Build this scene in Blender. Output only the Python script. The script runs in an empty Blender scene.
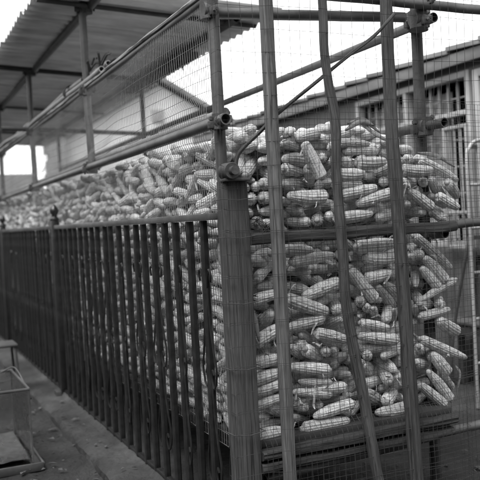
import bpy, bmesh, math, random
from mathutils import Vector, Matrix, Quaternion, noise
random.seed(11)
SC = bpy.context.scene
COL = SC.collection
V = Vector
R = math.radians

# ------------------------------------------------------------------ materials
def nmat(name, v, rough=.7, var=.25, scale=6.0, bump=.3, bscale=60.0, metal=0.0, stretch=(1, 1, 1), coord='Object',
         dirt=0.0, rand=0.0, spots=0.0, bdist=.004, streak=0.0):
    m = bpy.data.materials.new(name); m.use_nodes = True
    nt = m.node_tree; N = nt.nodes; L = nt.links
    b = N['Principled BSDF']; b.inputs['Roughness'].default_value = rough; b.inputs['Metallic'].default_value = metal
    tc = N.new('ShaderNodeTexCoord'); mp = N.new('ShaderNodeMapping'); mp.inputs['Scale'].default_value = stretch
    L.new(tc.outputs[coord], mp.inputs['Vector'])
    n1 = N.new('ShaderNodeTexNoise'); n1.inputs['Scale'].default_value = scale; n1.inputs['Detail'].default_value = 8
    n1.inputs['Roughness'].default_value = .65
    L.new(mp.outputs[0], n1.inputs['Vector'])
    r = N.new('ShaderNodeMapRange'); r.inputs['From Min'].default_value = .3; r.inputs['From Max'].default_value = .7
    r.inputs['To Min'].default_value = v * (1 - var); r.inputs['To Max'].default_value = v * (1 + var)
    L.new(n1.outputs['Fac'], r.inputs['Value']); out = r.outputs[0]
    if dirt:
        n2 = N.new('ShaderNodeTexNoise'); n2.inputs['Scale'].default_value = scale * .23; n2.inputs['Detail'].default_value = 5
        L.new(tc.outputs[coord], n2.inputs['Vector'])
        r2 = N.new('ShaderNodeMapRange'); r2.inputs['From Min'].default_value = .42; r2.inputs['From Max'].default_value = .62
        r2.inputs['To Min'].default_value = 1 - dirt; r2.inputs['To Max'].default_value = 1
        L.new(n2.outputs['Fac'], r2.inputs['Value'])
        mu = N.new('ShaderNodeMath'); mu.operation = 'MULTIPLY'; L.new(out, mu.inputs[0]); L.new(r2.outputs[0], mu.inputs[1]); out = mu.outputs[0]
    if rand:
        oi = N.new('ShaderNodeObjectInfo')
        r3 = N.new('ShaderNodeMapRange'); r3.inputs['To Min'].default_value = 1 - rand; r3.inputs['To Max'].default_value = 1 + rand
        L.new(oi.outputs['Random'], r3.inputs['Value'])
        mu = N.new('ShaderNodeMath'); mu.operation = 'MULTIPLY'; L.new(out, mu.inputs[0]); L.new(r3.outputs[0], mu.inputs[1]); out = mu.outputs[0]
    if streak:
        m2 = N.new('ShaderNodeMapping'); m2.inputs['Scale'].default_value = (120, 2.0, 1); L.new(tc.outputs['UV'], m2.inputs['Vector'])
        n5 = N.new('ShaderNodeTexNoise'); n5.inputs['Scale'].default_value = 1.3; n5.inputs['Detail'].default_value = 7; n5.inputs['Distortion'].default_value = .6
        L.new(m2.outputs[0], n5.inputs['Vector'])
        r5 = N.new('ShaderNodeMapRange'); r5.inputs['From Min'].default_value = .36; r5.inputs['From Max'].default_value = .47
        r5.inputs['To Min'].default_value = 1 - streak; r5.inputs['To Max'].default_value = 1
        L.new(n5.outputs['Fac'], r5.inputs['Value'])
        mu = N.new('ShaderNodeMath'); mu.operation = 'MULTIPLY'; L.new(out, mu.inputs[0]); L.new(r5.outputs[0], mu.inputs[1]); out = mu.outputs[0]
    if spots:
        vo = N.new('ShaderNodeTexVoronoi'); vo.inputs['Scale'].default_value = scale * 5
        L.new(tc.outputs['Object'], vo.inputs['Vector'])
        r4 = N.new('ShaderNodeMapRange'); r4.inputs['From Min'].default_value = .06; r4.inputs['From Max'].default_value = .16
        r4.inputs['To Min'].default_value = 1 - spots; r4.inputs['To Max'].default_value = 1
        L.new(vo.outputs['Distance'], r4.inputs['Value'])
        mu = N.new('ShaderNodeMath'); mu.operation = 'MULTIPLY'; L.new(out, mu.inputs[0]); L.new(r4.outputs[0], mu.inputs[1]); out = mu.outputs[0]
    cb = N.new('ShaderNodeCombineColor')
    for i in range(3): L.new(out, cb.inputs[i])
    L.new(cb.outputs[0], b.inputs['Base Color'])
    if bump:
        n3 = N.new('ShaderNodeTexNoise'); n3.inputs['Scale'].default_value = bscale; n3.inputs['Detail'].default_value = 6
        L.new(mp.outputs[0], n3.inputs['Vector'])
        bp = N.new('ShaderNodeBump'); bp.inputs['Strength'].default_value = bump; bp.inputs['Distance'].default_value = bdist
        L.new(n3.outputs['Fac'], bp.inputs['Height']); L.new(bp.outputs[0], b.inputs['Normal'])
    return m

def corn_mat(name, heap):
    """kernels: UV (u = row 0..1 round the cob, v = metres along); geometry carries the relief on the near cobs"""
    m = bpy.data.materials.new(name); m.use_nodes = True
    nt = m.node_tree; N = nt.nodes; L = nt.links
    b = N['Principled BSDF']; b.inputs['Roughness'].default_value = .5
    uv = N.new('ShaderNodeUVMap'); sep = N.new('ShaderNodeSeparateXYZ'); L.new(uv.outputs[0], sep.inputs[0])
    def math_(op, a, bb=None, c=None):
        n = N.new('ShaderNodeMath'); n.operation = op
        for i, q in enumerate((a, bb, c)):
            if q is None: continue
            if isinstance(q, (int, float)): n.inputs[i].default_value = q
            else: L.new(q, n.inputs[i])
        return n.outputs[0]
    su = math_('ABSOLUTE', math_('SINE', math_('MULTIPLY', sep.outputs[0], math.pi * 14)))
    sv = math_('ABSOLUTE', math_('SINE', math_('MULTIPLY', sep.outputs[1], math.pi * 38)))
    k = math_('MULTIPLY', math_('POWER', su, .6), math_('POWER', sv, .5))
    tc = N.new('ShaderNodeTexCoord')
    n1 = N.new('ShaderNodeTexNoise'); n1.inputs['Scale'].default_value = 22; n1.inputs['Detail'].default_value = 4
    L.new(tc.outputs['Object'], n1.inputs['Vector'])
    r1 = N.new('ShaderNodeMapRange'); r1.inputs['From Min'].default_value = .3; r1.inputs['From Max'].default_value = .7
    r1.inputs['To Min'].default_value = .78; r1.inputs['To Max'].default_value = 1.15
    L.new(n1.outputs['Fac'], r1.inputs['Value'])
    n9 = N.new('ShaderNodeTexNoise'); n9.inputs['Scale'].default_value = 13; n9.inputs['Detail'].default_value = 5
    L.new(tc.outputs['Object'], n9.inputs['Vector'])
    r9 = N.new('ShaderNodeMapRange'); r9.inputs['From Min'].default_value = .58; r9.inputs['From Max'].default_value = .68
    r9.inputs['To Min'].default_value = 1; r9.inputs['To Max'].default_value = .68
    L.new(n9.outputs['Fac'], r9.inputs['Value'])
    # single kernels a little darker or paler
    wn = N.new('ShaderNodeTexWhiteNoise'); wn.noise_dimensions = '2D'
    cx = N.new('ShaderNodeCombineXYZ')
    L.new(math_('FLOOR', math_('MULTIPLY', sep.outputs[0], 14)), cx.inputs[0]); L.new(math_('FLOOR', math_('MULTIPLY', sep.outputs[1], 38)), cx.inputs[1])
    L.new(cx.outputs[0], wn.inputs['Vector'])
    kr = math_('MULTIPLY_ADD', wn.outputs['Value'], .45, .77)
    if heap:
        at = N.new('ShaderNodeAttribute'); at.attribute_name = 'tone'; rnd = at.outputs['Fac']
    else:
        oi = N.new('ShaderNodeObjectInfo'); rnd = oi.outputs['Random']
    base = math_('MULTIPLY_ADD', rnd, .26, CORN - .03)
    col = math_('MULTIPLY', math_('MULTIPLY', base, r1.outputs[0]), kr)
    col = math_('MULTIPLY', col, math_('MULTIPLY_ADD', k, .3, .7))   # colour darker in the furrows between kernels
    col = math_('MULTIPLY', col, r9.outputs[0])
    cb = N.new('ShaderNodeCombineColor')
    for i in range(3): L.new(col, cb.inputs[i])
    L.new(cb.outputs[0], b.inputs['Base Color'])
    bp = N.new('ShaderNodeBump'); bp.inputs['Strength'].default_value = .6 if heap else .35; bp.inputs['Distance'].default_value = .0025
    L.new(k, bp.inputs['Height']); L.new(bp.outputs[0], b.inputs['Normal'])
    return m

CORN = .54
M = {}
M['cob'] = corn_mat('kernels', False)
M['cob_heap'] = corn_mat('heap_kernels', True)
M['core'] = nmat('cob_core', .42, .8, .3, 60, .5, 200)
M['husk'] = nmat('dry_husk', .55, .6, .3, 30, .5, 90, coord='UV', stretch=(60, 6, 1), rand=.15)
M['silk'] = nmat('dry_silk', .06, .9, .3, 80)
M['wood_pale'] = nmat('weathered_timber', .105, .75, .6, 1.6, .6, 5, coord='UV', stretch=(85, 3.5, 1), spots=.35, streak=.7, dirt=.25)
M['wood_pole'] = nmat('bark_pole', .06, .85, .65, 1.5, .8, 5, coord='UV', stretch=(70, 5, 1), spots=.45, streak=.7, dirt=.35)
M['wood_dark'] = nmat('old_timber', .042, .8, .6, 1.6, .7, 5, coord='UV', stretch=(85, 3.5, 1), spots=.4, streak=.7, dirt=.35)
M['post_timber'] = nmat('post_timber', .085, .85, .6, 1.6, .9, 5, coord='UV', stretch=(60, 3, 1), spots=.4, streak=.75, dirt=.45)
M['bamboo'] = nmat('bamboo', .22, .55, .3, 2, .3, 10, coord='UV', stretch=(20, 3, 1), dirt=.3)
M['steel'] = nmat('galvanised_tube', .12, .5, .3, 9, .25, 60, metal=.35, dirt=.35)
M['steel_dark'] = nmat('rusty_steel', .06, .65, .45, 14, .5, 80, metal=.2, dirt=.3)
M['paint_dark'] = nmat('dark_fence_paint', .02, .3, .55, 25, .3, 70, dirt=.3)
M['wire_front'] = nmat('front_netting_wire', .05, .55, .3, 20, 0, metal=.4)
M['wire'] = nmat('fence_wire', .06, .55, .3, 20, 0, metal=.4)
M['wire_side'] = nmat('side_netting_wire', .2, .55, .3, 20, 0, metal=.4)
M['roofsheet'] = nmat('roof_sheet_underside', .8, .6, .35, 2.2, .25, 40, stretch=(1, 6, 1), dirt=.35)
M['roofbeam'] = nmat('roof_beam', .05, .8, .4, 10)
M['concrete'] = nmat('worn_concrete', .045, .85, .6, 5, 1.0, 26, dirt=.7, bdist=.02, spots=.3)
M['ground'] = nmat('dark_yard_ground', .03, .8, .6, 4, 1.0, 26, dirt=.7, bdist=.025)
M['render'] = nmat('pale_render', .55, .85, .12, 1.2, .3, 40, dirt=.15)
M['brickwall'] = nmat('grey_wall', .24, .85, .25, 1.6, .5, 30, dirt=.3)
M['housewall'] = nmat('house_wall', .14, .85, .2, 1.4, .4, 40, dirt=.3)
M['tile'] = nmat('roof_tile', .15, .8, .3, 3, .6, 30, dirt=.4)
M['eave'] = nmat('eave_board', .13, .8, .3, 4)
M['white'] = nmat('white_paint', .33, .5, .15, 6, .2, 50, dirt=.3)
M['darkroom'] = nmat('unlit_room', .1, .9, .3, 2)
M['curtain'] = nmat('window_curtain', .3, .8, .3, 3, .3, 10, stretch=(1, 8, .4))
M['panel'] = nmat('grey_sheet_metal', .08, .6, .3, 4, .3, 30, dirt=.4)
M['soil'] = nmat('pebble', .06, .8, .4, 20, rand=.5)
M['leaf'] = nmat('litter', .07, .8, .4, 20)
def glass_mat(name):
    m = bpy.data.materials.new(name); m.use_nodes = True
    nt = m.node_tree; b = nt.nodes['Principled BSDF']
    b.inputs['Base Color'].default_value = (.9, .9, .9, 1); b.inputs['Roughness'].default_value = .08
    b.inputs['Transmission Weight'].default_value = 1; b.inputs['IOR'].default_value = 1.1
    n = nt.nodes.new('ShaderNodeTexNoise'); n.inputs['Scale'].default_value = 9; n.inputs['Detail'].default_value = 6
    mr = nt.nodes.new('ShaderNodeMapRange'); mr.inputs['From Min'].default_value = .4; mr.inputs['From Max'].default_value = .75
    mr.inputs['To Min'].default_value = .05; mr.inputs['To Max'].default_value = .4
    nt.links.new(n.outputs['Fac'], mr.inputs['Value']); nt.links.new(mr.outputs[0], b.inputs['Roughness'])
    return m
M['glass'] = glass_mat('dusty_glass')

# ------------------------------------------------------------------ helpers
def link(o, parent=None):
    COL.objects.link(o)
    if parent is not None: o.parent = parent
    return o

def tag(o, label=None, cat=None, group=None, kind=None):
    if label: o['label'] = label
    if cat: o['category'] = cat
    if group: o['group'] = group
    if kind: o['kind'] = kind
    return o

def empty(name, loc, label, cat, group=None, rz=0):
    o = bpy.data.objects.new(name, None); o.empty_display_size = .1
    o.location = loc; o.rotation_euler = (0, 0, rz); link(o)
    return tag(o, label, cat, group)

def obj(name, bm, mat, parent=None, smooth=True, origin=None):
    """one mesh object from a bmesh given in WORLD coordinates; parented things keep their place"""
    me = bpy.data.meshes.new(name)
    if origin is None:
        if parent is not None: origin = V(parent_world(parent))
        else:
            zs = [v.co for v in bm.verts]
            mn = min(q.z for q in zs); origin = sum(zs, V()) / len(zs); origin.z = mn
    origin = V(origin)
    bmesh.ops.translate(bm, verts=bm.verts, vec=-origin)
    bm.normal_update(); bm.to_mesh(me); bm.free()
    if smooth:
        for p in me.polygons: p.use_smooth = True
        if smooth != 'all':
            try: me.set_sharp_from_angle(angle=R(38))
            except Exception: pass
    me.materials.append(mat)
    o = bpy.data.objects.new(name, me)
    link(o, parent)
    if parent is None: o.location = origin
    return o

def parent_world(p):
    loc = V(p.location)
    while p.parent is not None:
        p = p.parent; loc = loc + V(p.location)
    return loc

def new(): 
    bm = bmesh.new(); bm.loops.layers.uv.new('UVMap'); return bm

def box(bm, c, s, rot=None, bev=0):
    t = bmesh.ops.create_cube(bm, size=1)['verts']
    m = Matrix.Translation(V(c)) @ (rot.to_4x4() if rot is not None else Matrix.Identity(4)) @ Matrix.Diagonal((s[0], s[1], s[2], 1))
    bmesh.ops.transform(bm, matrix=m, verts=t)
    fs = {f for v in t for f in v.link_faces}
    if bev:
        es = {e for f in fs for e in f.edges}
        r_ = bmesh.ops.bevel(bm, geom=list(es), offset=bev, segments=2, affect='EDGES', profile=.5)
        fs = set(r_['faces']) | {f for f in fs if f.is_valid}
    uvl = bm.loops.layers.uv.verify()
    ax = max(range(3), key=lambda i: s[i])
    for f in fs:
        if not f.is_valid: continue
        for l in f.loops:
            q = m.inverted() @ l.vert.co
            o_ = [i for i in range(3) if i != ax]
            l[uvl].uv = (q[o_[0]] * s[o_[0]] + q[o_[1]] * s[o_[1]] + ax * .3, q[ax] * s[ax])

def bx(bm, x0, x1, y0, y1, z0, z1, bev=0):
    box(bm, ((x0 + x1) / 2, (y0 + y1) / 2, (z0 + z1) / 2), (abs(x1 - x0), abs(y1 - y0), abs(z1 - z0)), bev=bev)

def sweep(bm, pts, rad, n=12, flat=None, cap=True, jit=0, seed=0, hollow=0, square=False):
    """tube along pts; rad a number or f(t); flat=(a,b) ellipse factors; square -> rounded square section"""
    pts = [V(p) for p in pts]; uvl = bm.loops.layers.uv.verify()
    T = []
    for i in range(len(pts)):
        a = pts[max(0, i - 1)]; b = pts[min(len(pts) - 1, i + 1)]; T.append((b - a).normalized())
    ref = V((0, 0, 1)) if abs(T[0].z) < .9 else V((1, 0, 0))
    if square and abs(T[0].z) >= .9: ref = V((0, 1, 0))
    nrm = (ref - T[0] * ref.dot(T[0])).normalized()
    rings = []; L = 0; vs = []
    off = seed * 7.13
    for i, p in enumerate(pts):
        if i: 
            L += (p - pts[i - 1]).length
            nrm = (nrm - T[i] * nrm.dot(T[i])).normalized()
        bi = T[i].cross(nrm)
        r = rad(i / (len(pts) - 1)) if callable(rad) else rad
        ring = []
        for k in range(n):
            a = 2 * math.pi * k / n
            ca, sa = math.cos(a), math.sin(a)
            if square:
                e = 5.0; q = (abs(ca) ** e + abs(sa) ** e) ** (-1 / e); ca *= q; sa *= q
            if flat: ca *= flat[0]; sa *= flat[1]
            rr = r
            if jit: rr = r * (1 + jit * noise.noise(V((ca * 1.3 + off, sa * 1.3, L * 9))) + jit * .6 * noise.noise(V((ca * 4 + off, sa * 4, L * 3))))
            ring.append(bm.verts.new(p + nrm * ca * rr + bi * sa * rr))
        rings.append(ring); vs.append(L)
    rm = rad(.5) if callable(rad) else rad
    circ = 2 * math.pi * rm
    for i in range(len(rings) - 1):
        for k in range(n):
            f = bm.faces.new((rings[i][k], rings[i][(k + 1) % n], rings[i + 1][(k + 1) % n], rings[i + 1][k]))
            us = (k / n, (k + 1) / n, (k + 1) / n, k / n); vv = (vs[i], vs[i], vs[i + 1], vs[i + 1])
            for l, u, w in zip(f.loops, us, vv): l[uvl].uv = (u * circ + off, w + off)
    if hollow:
        for ring, p, t, s in ((rings[0], pts[0], T[0], 1), (rings[-1], pts[-1], T[-1], -1)):
            inn = [bm.verts.new(p + (v.co - p) * hollow) for v in ring]
            deep = [bm.verts.new(p + (v.co - p) * hollow + t * s * rm * 3) for v in ring]
            for k in range(n):
                k2 = (k + 1) % n
                q = (ring[k], inn[k], inn[k2], ring[k2]); q2 = (inn[k], deep[k], deep[k2], inn[k2])
                bm.faces.new(q if s > 0 else q[::-1]); bm.faces.new(q2 if s > 0 else q2[::-1])
            bm.faces.new(deep if s < 0 else deep[::-1])
    elif cap:
        for ring, s in ((rings[0], -1), (rings[-1], 1)):
            f = bm.faces.new(ring if s > 0 else ring[::-1])
            for l in f.loops: l[uvl].uv = ((l.vert.co - pts[0]).x + off, (l.vert.co - pts[0]).y)

def line(a, b, n=2, wob=0, seed=0):
    a = V(a); b = V(b); o = []
    for i in range(n):
        t = i / (n - 1); p = a.lerp(b, t)
        if wob: p = p + V((noise.noise(V((seed * 3.7, t * 4, 0))), noise.noise(V((seed * 3.7, t * 4, 9))), noise.noise(V((seed, t * 4, 20))))) * wob
        o.append(p)
    return o

def smooth_path(pts, n=8):
    pts = [V(p) for p in pts]; o = []
    P = [pts[0] * 2 - pts[1]] + pts + [pts[-1] * 2 - pts[-2]]
    for i in range(1, len(P) - 2):
        for k in range(n):
            t = k / n; a, b, c, d = P[i - 1:i + 3]
            o.append(.5 * ((2 * b) + (c - a) * t + (2 * a - 5 * b + 4 * c - d) * t * t + (3 * b - a - 3 * c + d) * t ** 3))
    o.append(pts[-1]); return o

ORD = ['first', 'second', 'third', 'fourth', 'fifth', 'sixth', 'seventh', 'eighth', 'ninth', 'tenth', 'eleventh', 'twelfth',
       'thirteenth', 'fourteenth', 'fifteenth', 'sixteenth', 'seventeenth', 'eighteenth', 'nineteenth', 'twentieth']
def nth(i):
    if i < 20: return ORD[i]
    return ['twenty-', 'thirty-', 'forty-', 'fifty-'][i // 10 - 2 + (1 if i % 10 == 9 else 0)*0] + ORD[i % 10] if i % 10 != 9 else ['thirtieth', 'fortieth', 'fiftieth'][i // 10 - 2]
COBS = """
0.242 0.216 1.657 0.09 0.07 1.637 0.031
0.276 0.257 1.657 0.27 0.096 1.651 0.022
0.368 0.171 1.616 0.175 0.042 1.592 0.031
0.159 0.189 1.59 0.17 0.04 1.608 0.026
0.077 0.049 1.496 0.178 0.202 1.578 0.02
0.112 0.048 1.482 0.245 0.213 1.574 0.026
0.344 0.209 1.554 0.183 0.047 1.538 0.026
0.241 0.04 1.47 0.247 0.213 1.522 0.026
0.155 0.216 1.489 0.152 0.05 1.457 0.017
0.188 0.214 1.438 0.105 0.039 1.429 0.024
0.236 0.219 1.437 0.157 0.044 1.435 0.026
0.186 0.045 1.443 0.347 0.206 1.448 0.026
0.208 0.211 1.381 0.128 0.036 1.383 0.031
0.182 0.043 1.385 0.35 0.211 1.386 0.029
0.341 0.19 1.329 0.177 0.05 1.327 0.027
0.199 0.218 1.326 0.119 0.043 1.326 0.022
0.146 0.04 1.283 0.241 0.215 1.274 0.028
0.189 0.043 1.277 0.313 0.218 1.277 0.022
0.083 0.043 1.34 0.175 0.218 1.335 0.02
0.165 0.213 1.296 0.083 0.038 1.294 0.022
0.418 0.221 1.678 0.334 0.046 1.653 0.022
0.324 0.071 1.657 0.417 0.246 1.685 0.02
0.564 0.182 1.669 0.371 0.072 1.631 0.027
0.472 0.199 1.6 0.292 0.041 1.611 0.025
0.545 0.101 1.637 0.559 0.256 1.664 0.025
0.457 0.017 1.458 0.379 0.017 1.612 0.029
0.488 0.18 1.54 0.293 0.051 1.545 0.031
0.289 0.039 1.502 0.461 0.191 1.488 0.027
0.46 0.212 1.445 0.295 0.049 1.44 0.031
0.41 0.042 1.508 0.493 0.191 1.429 0.025
0.505 0.092 1.549 0.62 0.267 1.558 0.023
0.586 0.254 1.444 0.542 0.072 1.442 0.025
0.489 0.048 1.382 0.301 0.048 1.389 0.032
0.374 0.214 1.341 0.365 0.042 1.323 0.029
0.453 0.204 1.32 0.454 0.043 1.336 0.027
0.538 0.234 1.344 0.539 0.077 1.342 0.028
0.396 0.042 1.274 0.348 0.19 1.28 0.022
0.438 0.046 1.281 0.546 0.221 1.283 0.027
0.635 0.211 1.297 0.487 0.036 1.296 0.027
0.64 0.199 1.643 0.641 0.047 1.661 0.025
0.559 0.042 1.608 0.722 0.042 1.602 0.021
0.507 0.006 1.588 0.666 0.181 1.594 0.027
0.592 0.05 1.574 0.768 0.05 1.572 0.023
0.531 0.036 1.531 0.648 0.211 1.537 0.025
0.593 0.04 1.525 0.703 0.215 1.547 0.028
0.647 0.045 1.52 0.804 0.045 1.526 0.03
0.526 0.041 1.475 0.688 0.041 1.475 0.03
0.858 0.215 1.464 0.682 0.04 1.462 0.028
0.851 0.046 1.503 0.805 0.163 1.468 0.024
0.913 0.212 1.448 0.772 0.037 1.433 0.026
0.526 0.046 1.424 0.674 0.046 1.428 0.023
0.547 0.044 1.38 0.749 0.044 1.412 0.028
0.824 0.04 1.383 0.633 0.04 1.341 0.028
0.528 0.043 1.328 0.737 0.196 1.339 0.028
0.901 0.203 1.323 0.689 0.041 1.308 0.023
0.522 0.045 1.281 0.722 0.045 1.298 0.028
0.952 0.206 1.302 0.745 0.05 1.275 0.028
0.879 0.102 1.398 0.913 0.264 1.401 0.019
0.932 0.065 1.535 1.08 0.24 1.551 0.022
1.026 0.109 1.532 1.252 0.109 1.428 0.025
0.889 0.046 1.484 1.06 0.046 1.48 0.029
0.884 0.045 1.43 1.096 0.219 1.435 0.026
1.021 0.073 1.428 1.158 0.248 1.437 0.024
1.244 0.21 1.337 1.067 0.073 1.44 0.027
1.156 0.071 1.419 1.348 0.239 1.354 0.027
1.065 0.073 1.306 0.936 0.073 1.394 0.027
1.06 0.246 1.319 0.925 0.071 1.33 0.024
1.283 0.252 1.323 1.081 0.105 1.363 0.025
1.094 0.069 1.361 1.217 0.069 1.299 0.025
1.135 0.079 1.252 1.146 0.224 1.323 0.027
1.046 0.235 1.284 1.015 0.076 1.29 0.022
0.115 0.104 1.181 0.307 0.259 1.172 0.02
0.207 0.047 1.151 0.157 0.194 1.126 0.029
0.092 0.045 1.097 0.236 0.22 1.082 0.02
0.139 0.043 1.052 0.29 0.16 1.13 0.024
0.221 0.217 0.976 0.084 0.051 1.068 0.026
0.322 0.22 1.007 0.153 0.077 1.016 0.022
0.069 0.041 0.955 0.245 0.041 0.989 0.026
0.377 0.272 1.156 0.246 0.097 1.168 0.018
0.261 0.29 0.905 0.283 0.124 0.916 0.018
0.096 0.038 0.911 0.176 0.213 0.889 0.024
0.195 0.248 0.817 0.119 0.073 0.872 0.02
0.22 0.202 0.828 0.198 0.05 0.908 0.029
0.113 0.051 0.784 0.251 0.051 0.848 0.029
0.139 0.184 0.734 0.071 0.041 0.847 0.02
0.107 0.04 0.84 0.189 0.188 0.737 0.02
0.21 0.223 0.739 0.167 0.047 0.719 0.026
0.07 0.048 0.698 0.242 0.048 0.715 0.029
0.07 0.048 0.628 0.238 0.048 0.656 0.029
0.232 0.041 0.607 0.064 0.041 0.58 0.024
0.074 0.04 0.521 0.228 0.04 0.553 0.024
0.244 0.212 0.442 0.107 0.037 0.479 0.026
0.167 0.044 0.515 0.31 0.204 0.427 0.024
0.065 0.034 0.482 0.147 0.209 0.386 0.022
0.092 0.049 0.441 0.277 0.161 0.414 0.02
0.081 0.041 0.399 0.244 0.041 0.407 0.029
0.273 0.047 1.159 0.412 0.047 1.15 0.029
0.538 0.275 1.143 0.516 0.1 1.151 0.021
0.299 0.04 1.111 0.515 0.04 1.126 0.027
0.34 0.178 1.069 0.394 0.043 1.061 0.022
0.444 0.123 1.072 0.612 0.293 1.044 0.026
0.63 0.245 1.043 0.505 0.07 1.091 0.021
0.34 0.197 0.998 0.383 0.049 0.981 0.027
0.49 0.22 1.025 0.451 0.047 1.001 0.025
0.539 0.051 1.006 0.348 0.051 0.954 0.03
0.27 0.048 0.957 0.47 0.048 0.882 0.032
0.622 0.195 0.928 0.428 0.074 0.923 0.023
0.52 0.048 0.882 0.588 0.227 0.92 0.028
0.545 0.051 0.857 0.508 0.193 0.79 0.025
0.395 0.049 0.859 0.339 0.178 0.888 0.02
0.444 0.048 0.859 0.258 0.048 0.831 0.027
0.397 0.041 0.8 0.553 0.041 0.753 0.027
0.493 0.219 0.729 0.328 0.048 0.802 0.025
0.348 0.046 0.736 0.506 0.185 0.664 0.029
0.442 0.043 0.717 0.548 0.218 0.674 0.023
0.53 0.126 0.692 0.636 0.301 0.656 0.024
0.341 0.05 0.749 0.35 0.204 0.761 0.027
0.281 0.047 0.748 0.436 0.217 0.659 0.022
0.457 0.042 0.633 0.269 0.042 0.67 0.027
0.519 0.121 0.64 0.673 0.296 0.603 0.024
0.562 0.193 0.565 0.357 0.04 0.629 0.018
0.577 0.237 0.565 0.577 0.07 0.596 0.019
0.465 0.045 0.575 0.305 0.045 0.605 0.02
0.534 0.044 0.553 0.361 0.044 0.564 0.023
0.46 0.042 0.529 0.277 0.042 0.563 0.02
0.484 0.185 0.459 0.519 0.051 0.501 0.021
0.34 0.05 0.488 0.345 0.2 0.467 0.02
0.412 0.048 0.487 0.392 0.185 0.459 0.02
0.568 0.041 0.474 0.366 0.041 0.443 0.027
0.316 0.043 0.399 0.549 0.043 0.402 0.03
0.428 0.223 0.378 0.262 0.043 0.458 0.022
0.401 0.22 0.564 0.295 0.045 0.67 0.02
0.396 0.248 0.335 0.245 0.073 0.395 0.02
0.554 0.041 1.184 0.723 0.177 1.118 0.025
0.626 0.045 1.149 0.842 0.045 1.158 0.033
0.772 0.195 1.11 0.56 0.049 1.118 0.028
0.662 0.042 1.103 0.841 0.042 1.095 0.031
0.815 0.266 1.054 0.633 0.097 1.077 0.021
0.751 0.229 1.027 0.576 0.047 1.073 0.021
0.714 0.051 0.912 0.593 0.051 1.059 0.03
0.666 0.041 1.01 0.805 0.041 1.03 0.028
0.632 0.045 0.915 0.738 0.22 0.892 0.026
0.934 0.182 0.906 0.761 0.044 0.984 0.026
0.887 0.174 0.859 0.723 0.043 0.974 0.026
0.845 0.218 0.891 0.725 0.043 0.911 0.021
0.659 0.041 0.887 0.775 0.216 0.848 0.021
0.691 0.036 0.875 0.816 0.211 0.791 0.021
0.759 0.039 0.819 0.882 0.198 0.877 0.024
0.91 0.223 0.768 0.824 0.068 0.86 0.022
0.789 0.242 0.873 0.639 0.071 0.842 0.021
0.628 0.047 0.819 0.778 0.047 0.781 0.021
0.82 0.05 0.722 0.616 0.05 0.762 0.028
0.786 0.073 0.696 0.638 0.073 0.704 0.024
0.936 0.164 0.672 0.735 0.049 0.655 0.029
0.871 0.078 0.621 0.876 0.232 0.58 0.024
0.653 0.043 0.675 0.77 0.218 0.627 0.023
0.786 0.186 0.621 0.799 0.04 0.586 0.028
0.778 0.196 0.555 0.617 0.046 0.648 0.026
0.776 0.203 0.531 0.634 0.049 0.632 0.028
0.764 0.047 0.54 0.803 0.205 0.598 0.028
0.85 0.184 0.581 0.816 0.044 0.551 0.028
0.805 0.189 0.529 0.623 0.049 0.545 0.026
0.623 0.044 0.51 0.826 0.197 0.408 0.033
0.745 0.05 0.452 0.914 0.222 0.467 0.029
0.856 0.05 0.413 0.684 0.05 0.411 0.029
0.888 0.293 0.45 0.761 0.118 0.501 0.022
0.959 0.077 1.182 1.166 0.077 1.015 0.025
0.986 0.075 1.089 1.037 0.233 1.145 0.027
1.12 0.074 0.963 1.007 0.074 1.083 0.03
1.081 0.078 0.937 0.991 0.078 1.038 0.025
1.081 0.242 1.037 0.925 0.067 1.093 0.022
1.059 0.217 1.038 0.959 0.08 0.948 0.022
1.178 0.074 0.963 0.973 0.074 0.882 0.02
0.987 0.078 0.876 1.036 0.234 0.923 0.024
0.974 0.076 0.868 1.163 0.23 0.829 0.027
1.076 0.071 0.859 1.226 0.246 0.833 0.025
0.971 0.077 0.808 1.144 0.077 0.829 0.022
1.072 0.238 0.774 0.944 0.074 0.862 0.019
1.272 0.201 0.698 1.068 0.073 0.785 0.032
0.967 0.073 0.707 1.226 0.073 0.588 0.025
0.95 0.068 0.673 1.112 0.243 0.587 0.024
1.034 0.071 0.612 1.109 0.22 0.65 0.029
0.93 0.069 0.601 1.146 0.237 0.546 0.024
1.113 0.076 0.531 1.022 0.076 0.64 0.03
1.127 0.081 0.401 0.998 0.081 0.559 0.025
1.086 0.074 0.384 0.945 0.074 0.502 0.025
1.258 0.241 0.417 1.08 0.07 0.531 0.022
0.918 0.125 0.45 1.132 0.296 0.37 0.022
"""
# ------------------------------------------------------------------ ground, kerb
def sheet(name, x0, x1, y0, y1, z, nx, ny, amp, mat, fr=1.2):
    bm = new(); uvl = bm.loops.layers.uv.verify()
    g = [[bm.verts.new((x0 + (x1 - x0) * i / nx, y0 + (y1 - y0) * j / ny, 0)) for j in range(ny + 1)] for i in range(nx + 1)]
    for r_ in g:
        for v in r_: v.co.z = z + amp * noise.fractal(V((v.co.x * fr, v.co.y * fr, z * 50)), .8, 2.1, 5)
    for i in range(nx):
        for j in range(ny):
            f = bm.faces.new((g[i][j], g[i + 1][j], g[i + 1][j + 1], g[i][j + 1]))
    return tag(obj(name, bm, mat, smooth='all', origin=(0, 0, 0)), kind='structure')
sheet('ground', -60, 60, -40, 80, -.075, 60, 60, 0, M['ground'])
sheet('yard_ground', -3, 3.05, -1.2, 11.9, -.06, 160, 260, .012, M['ground'], 5)
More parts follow.
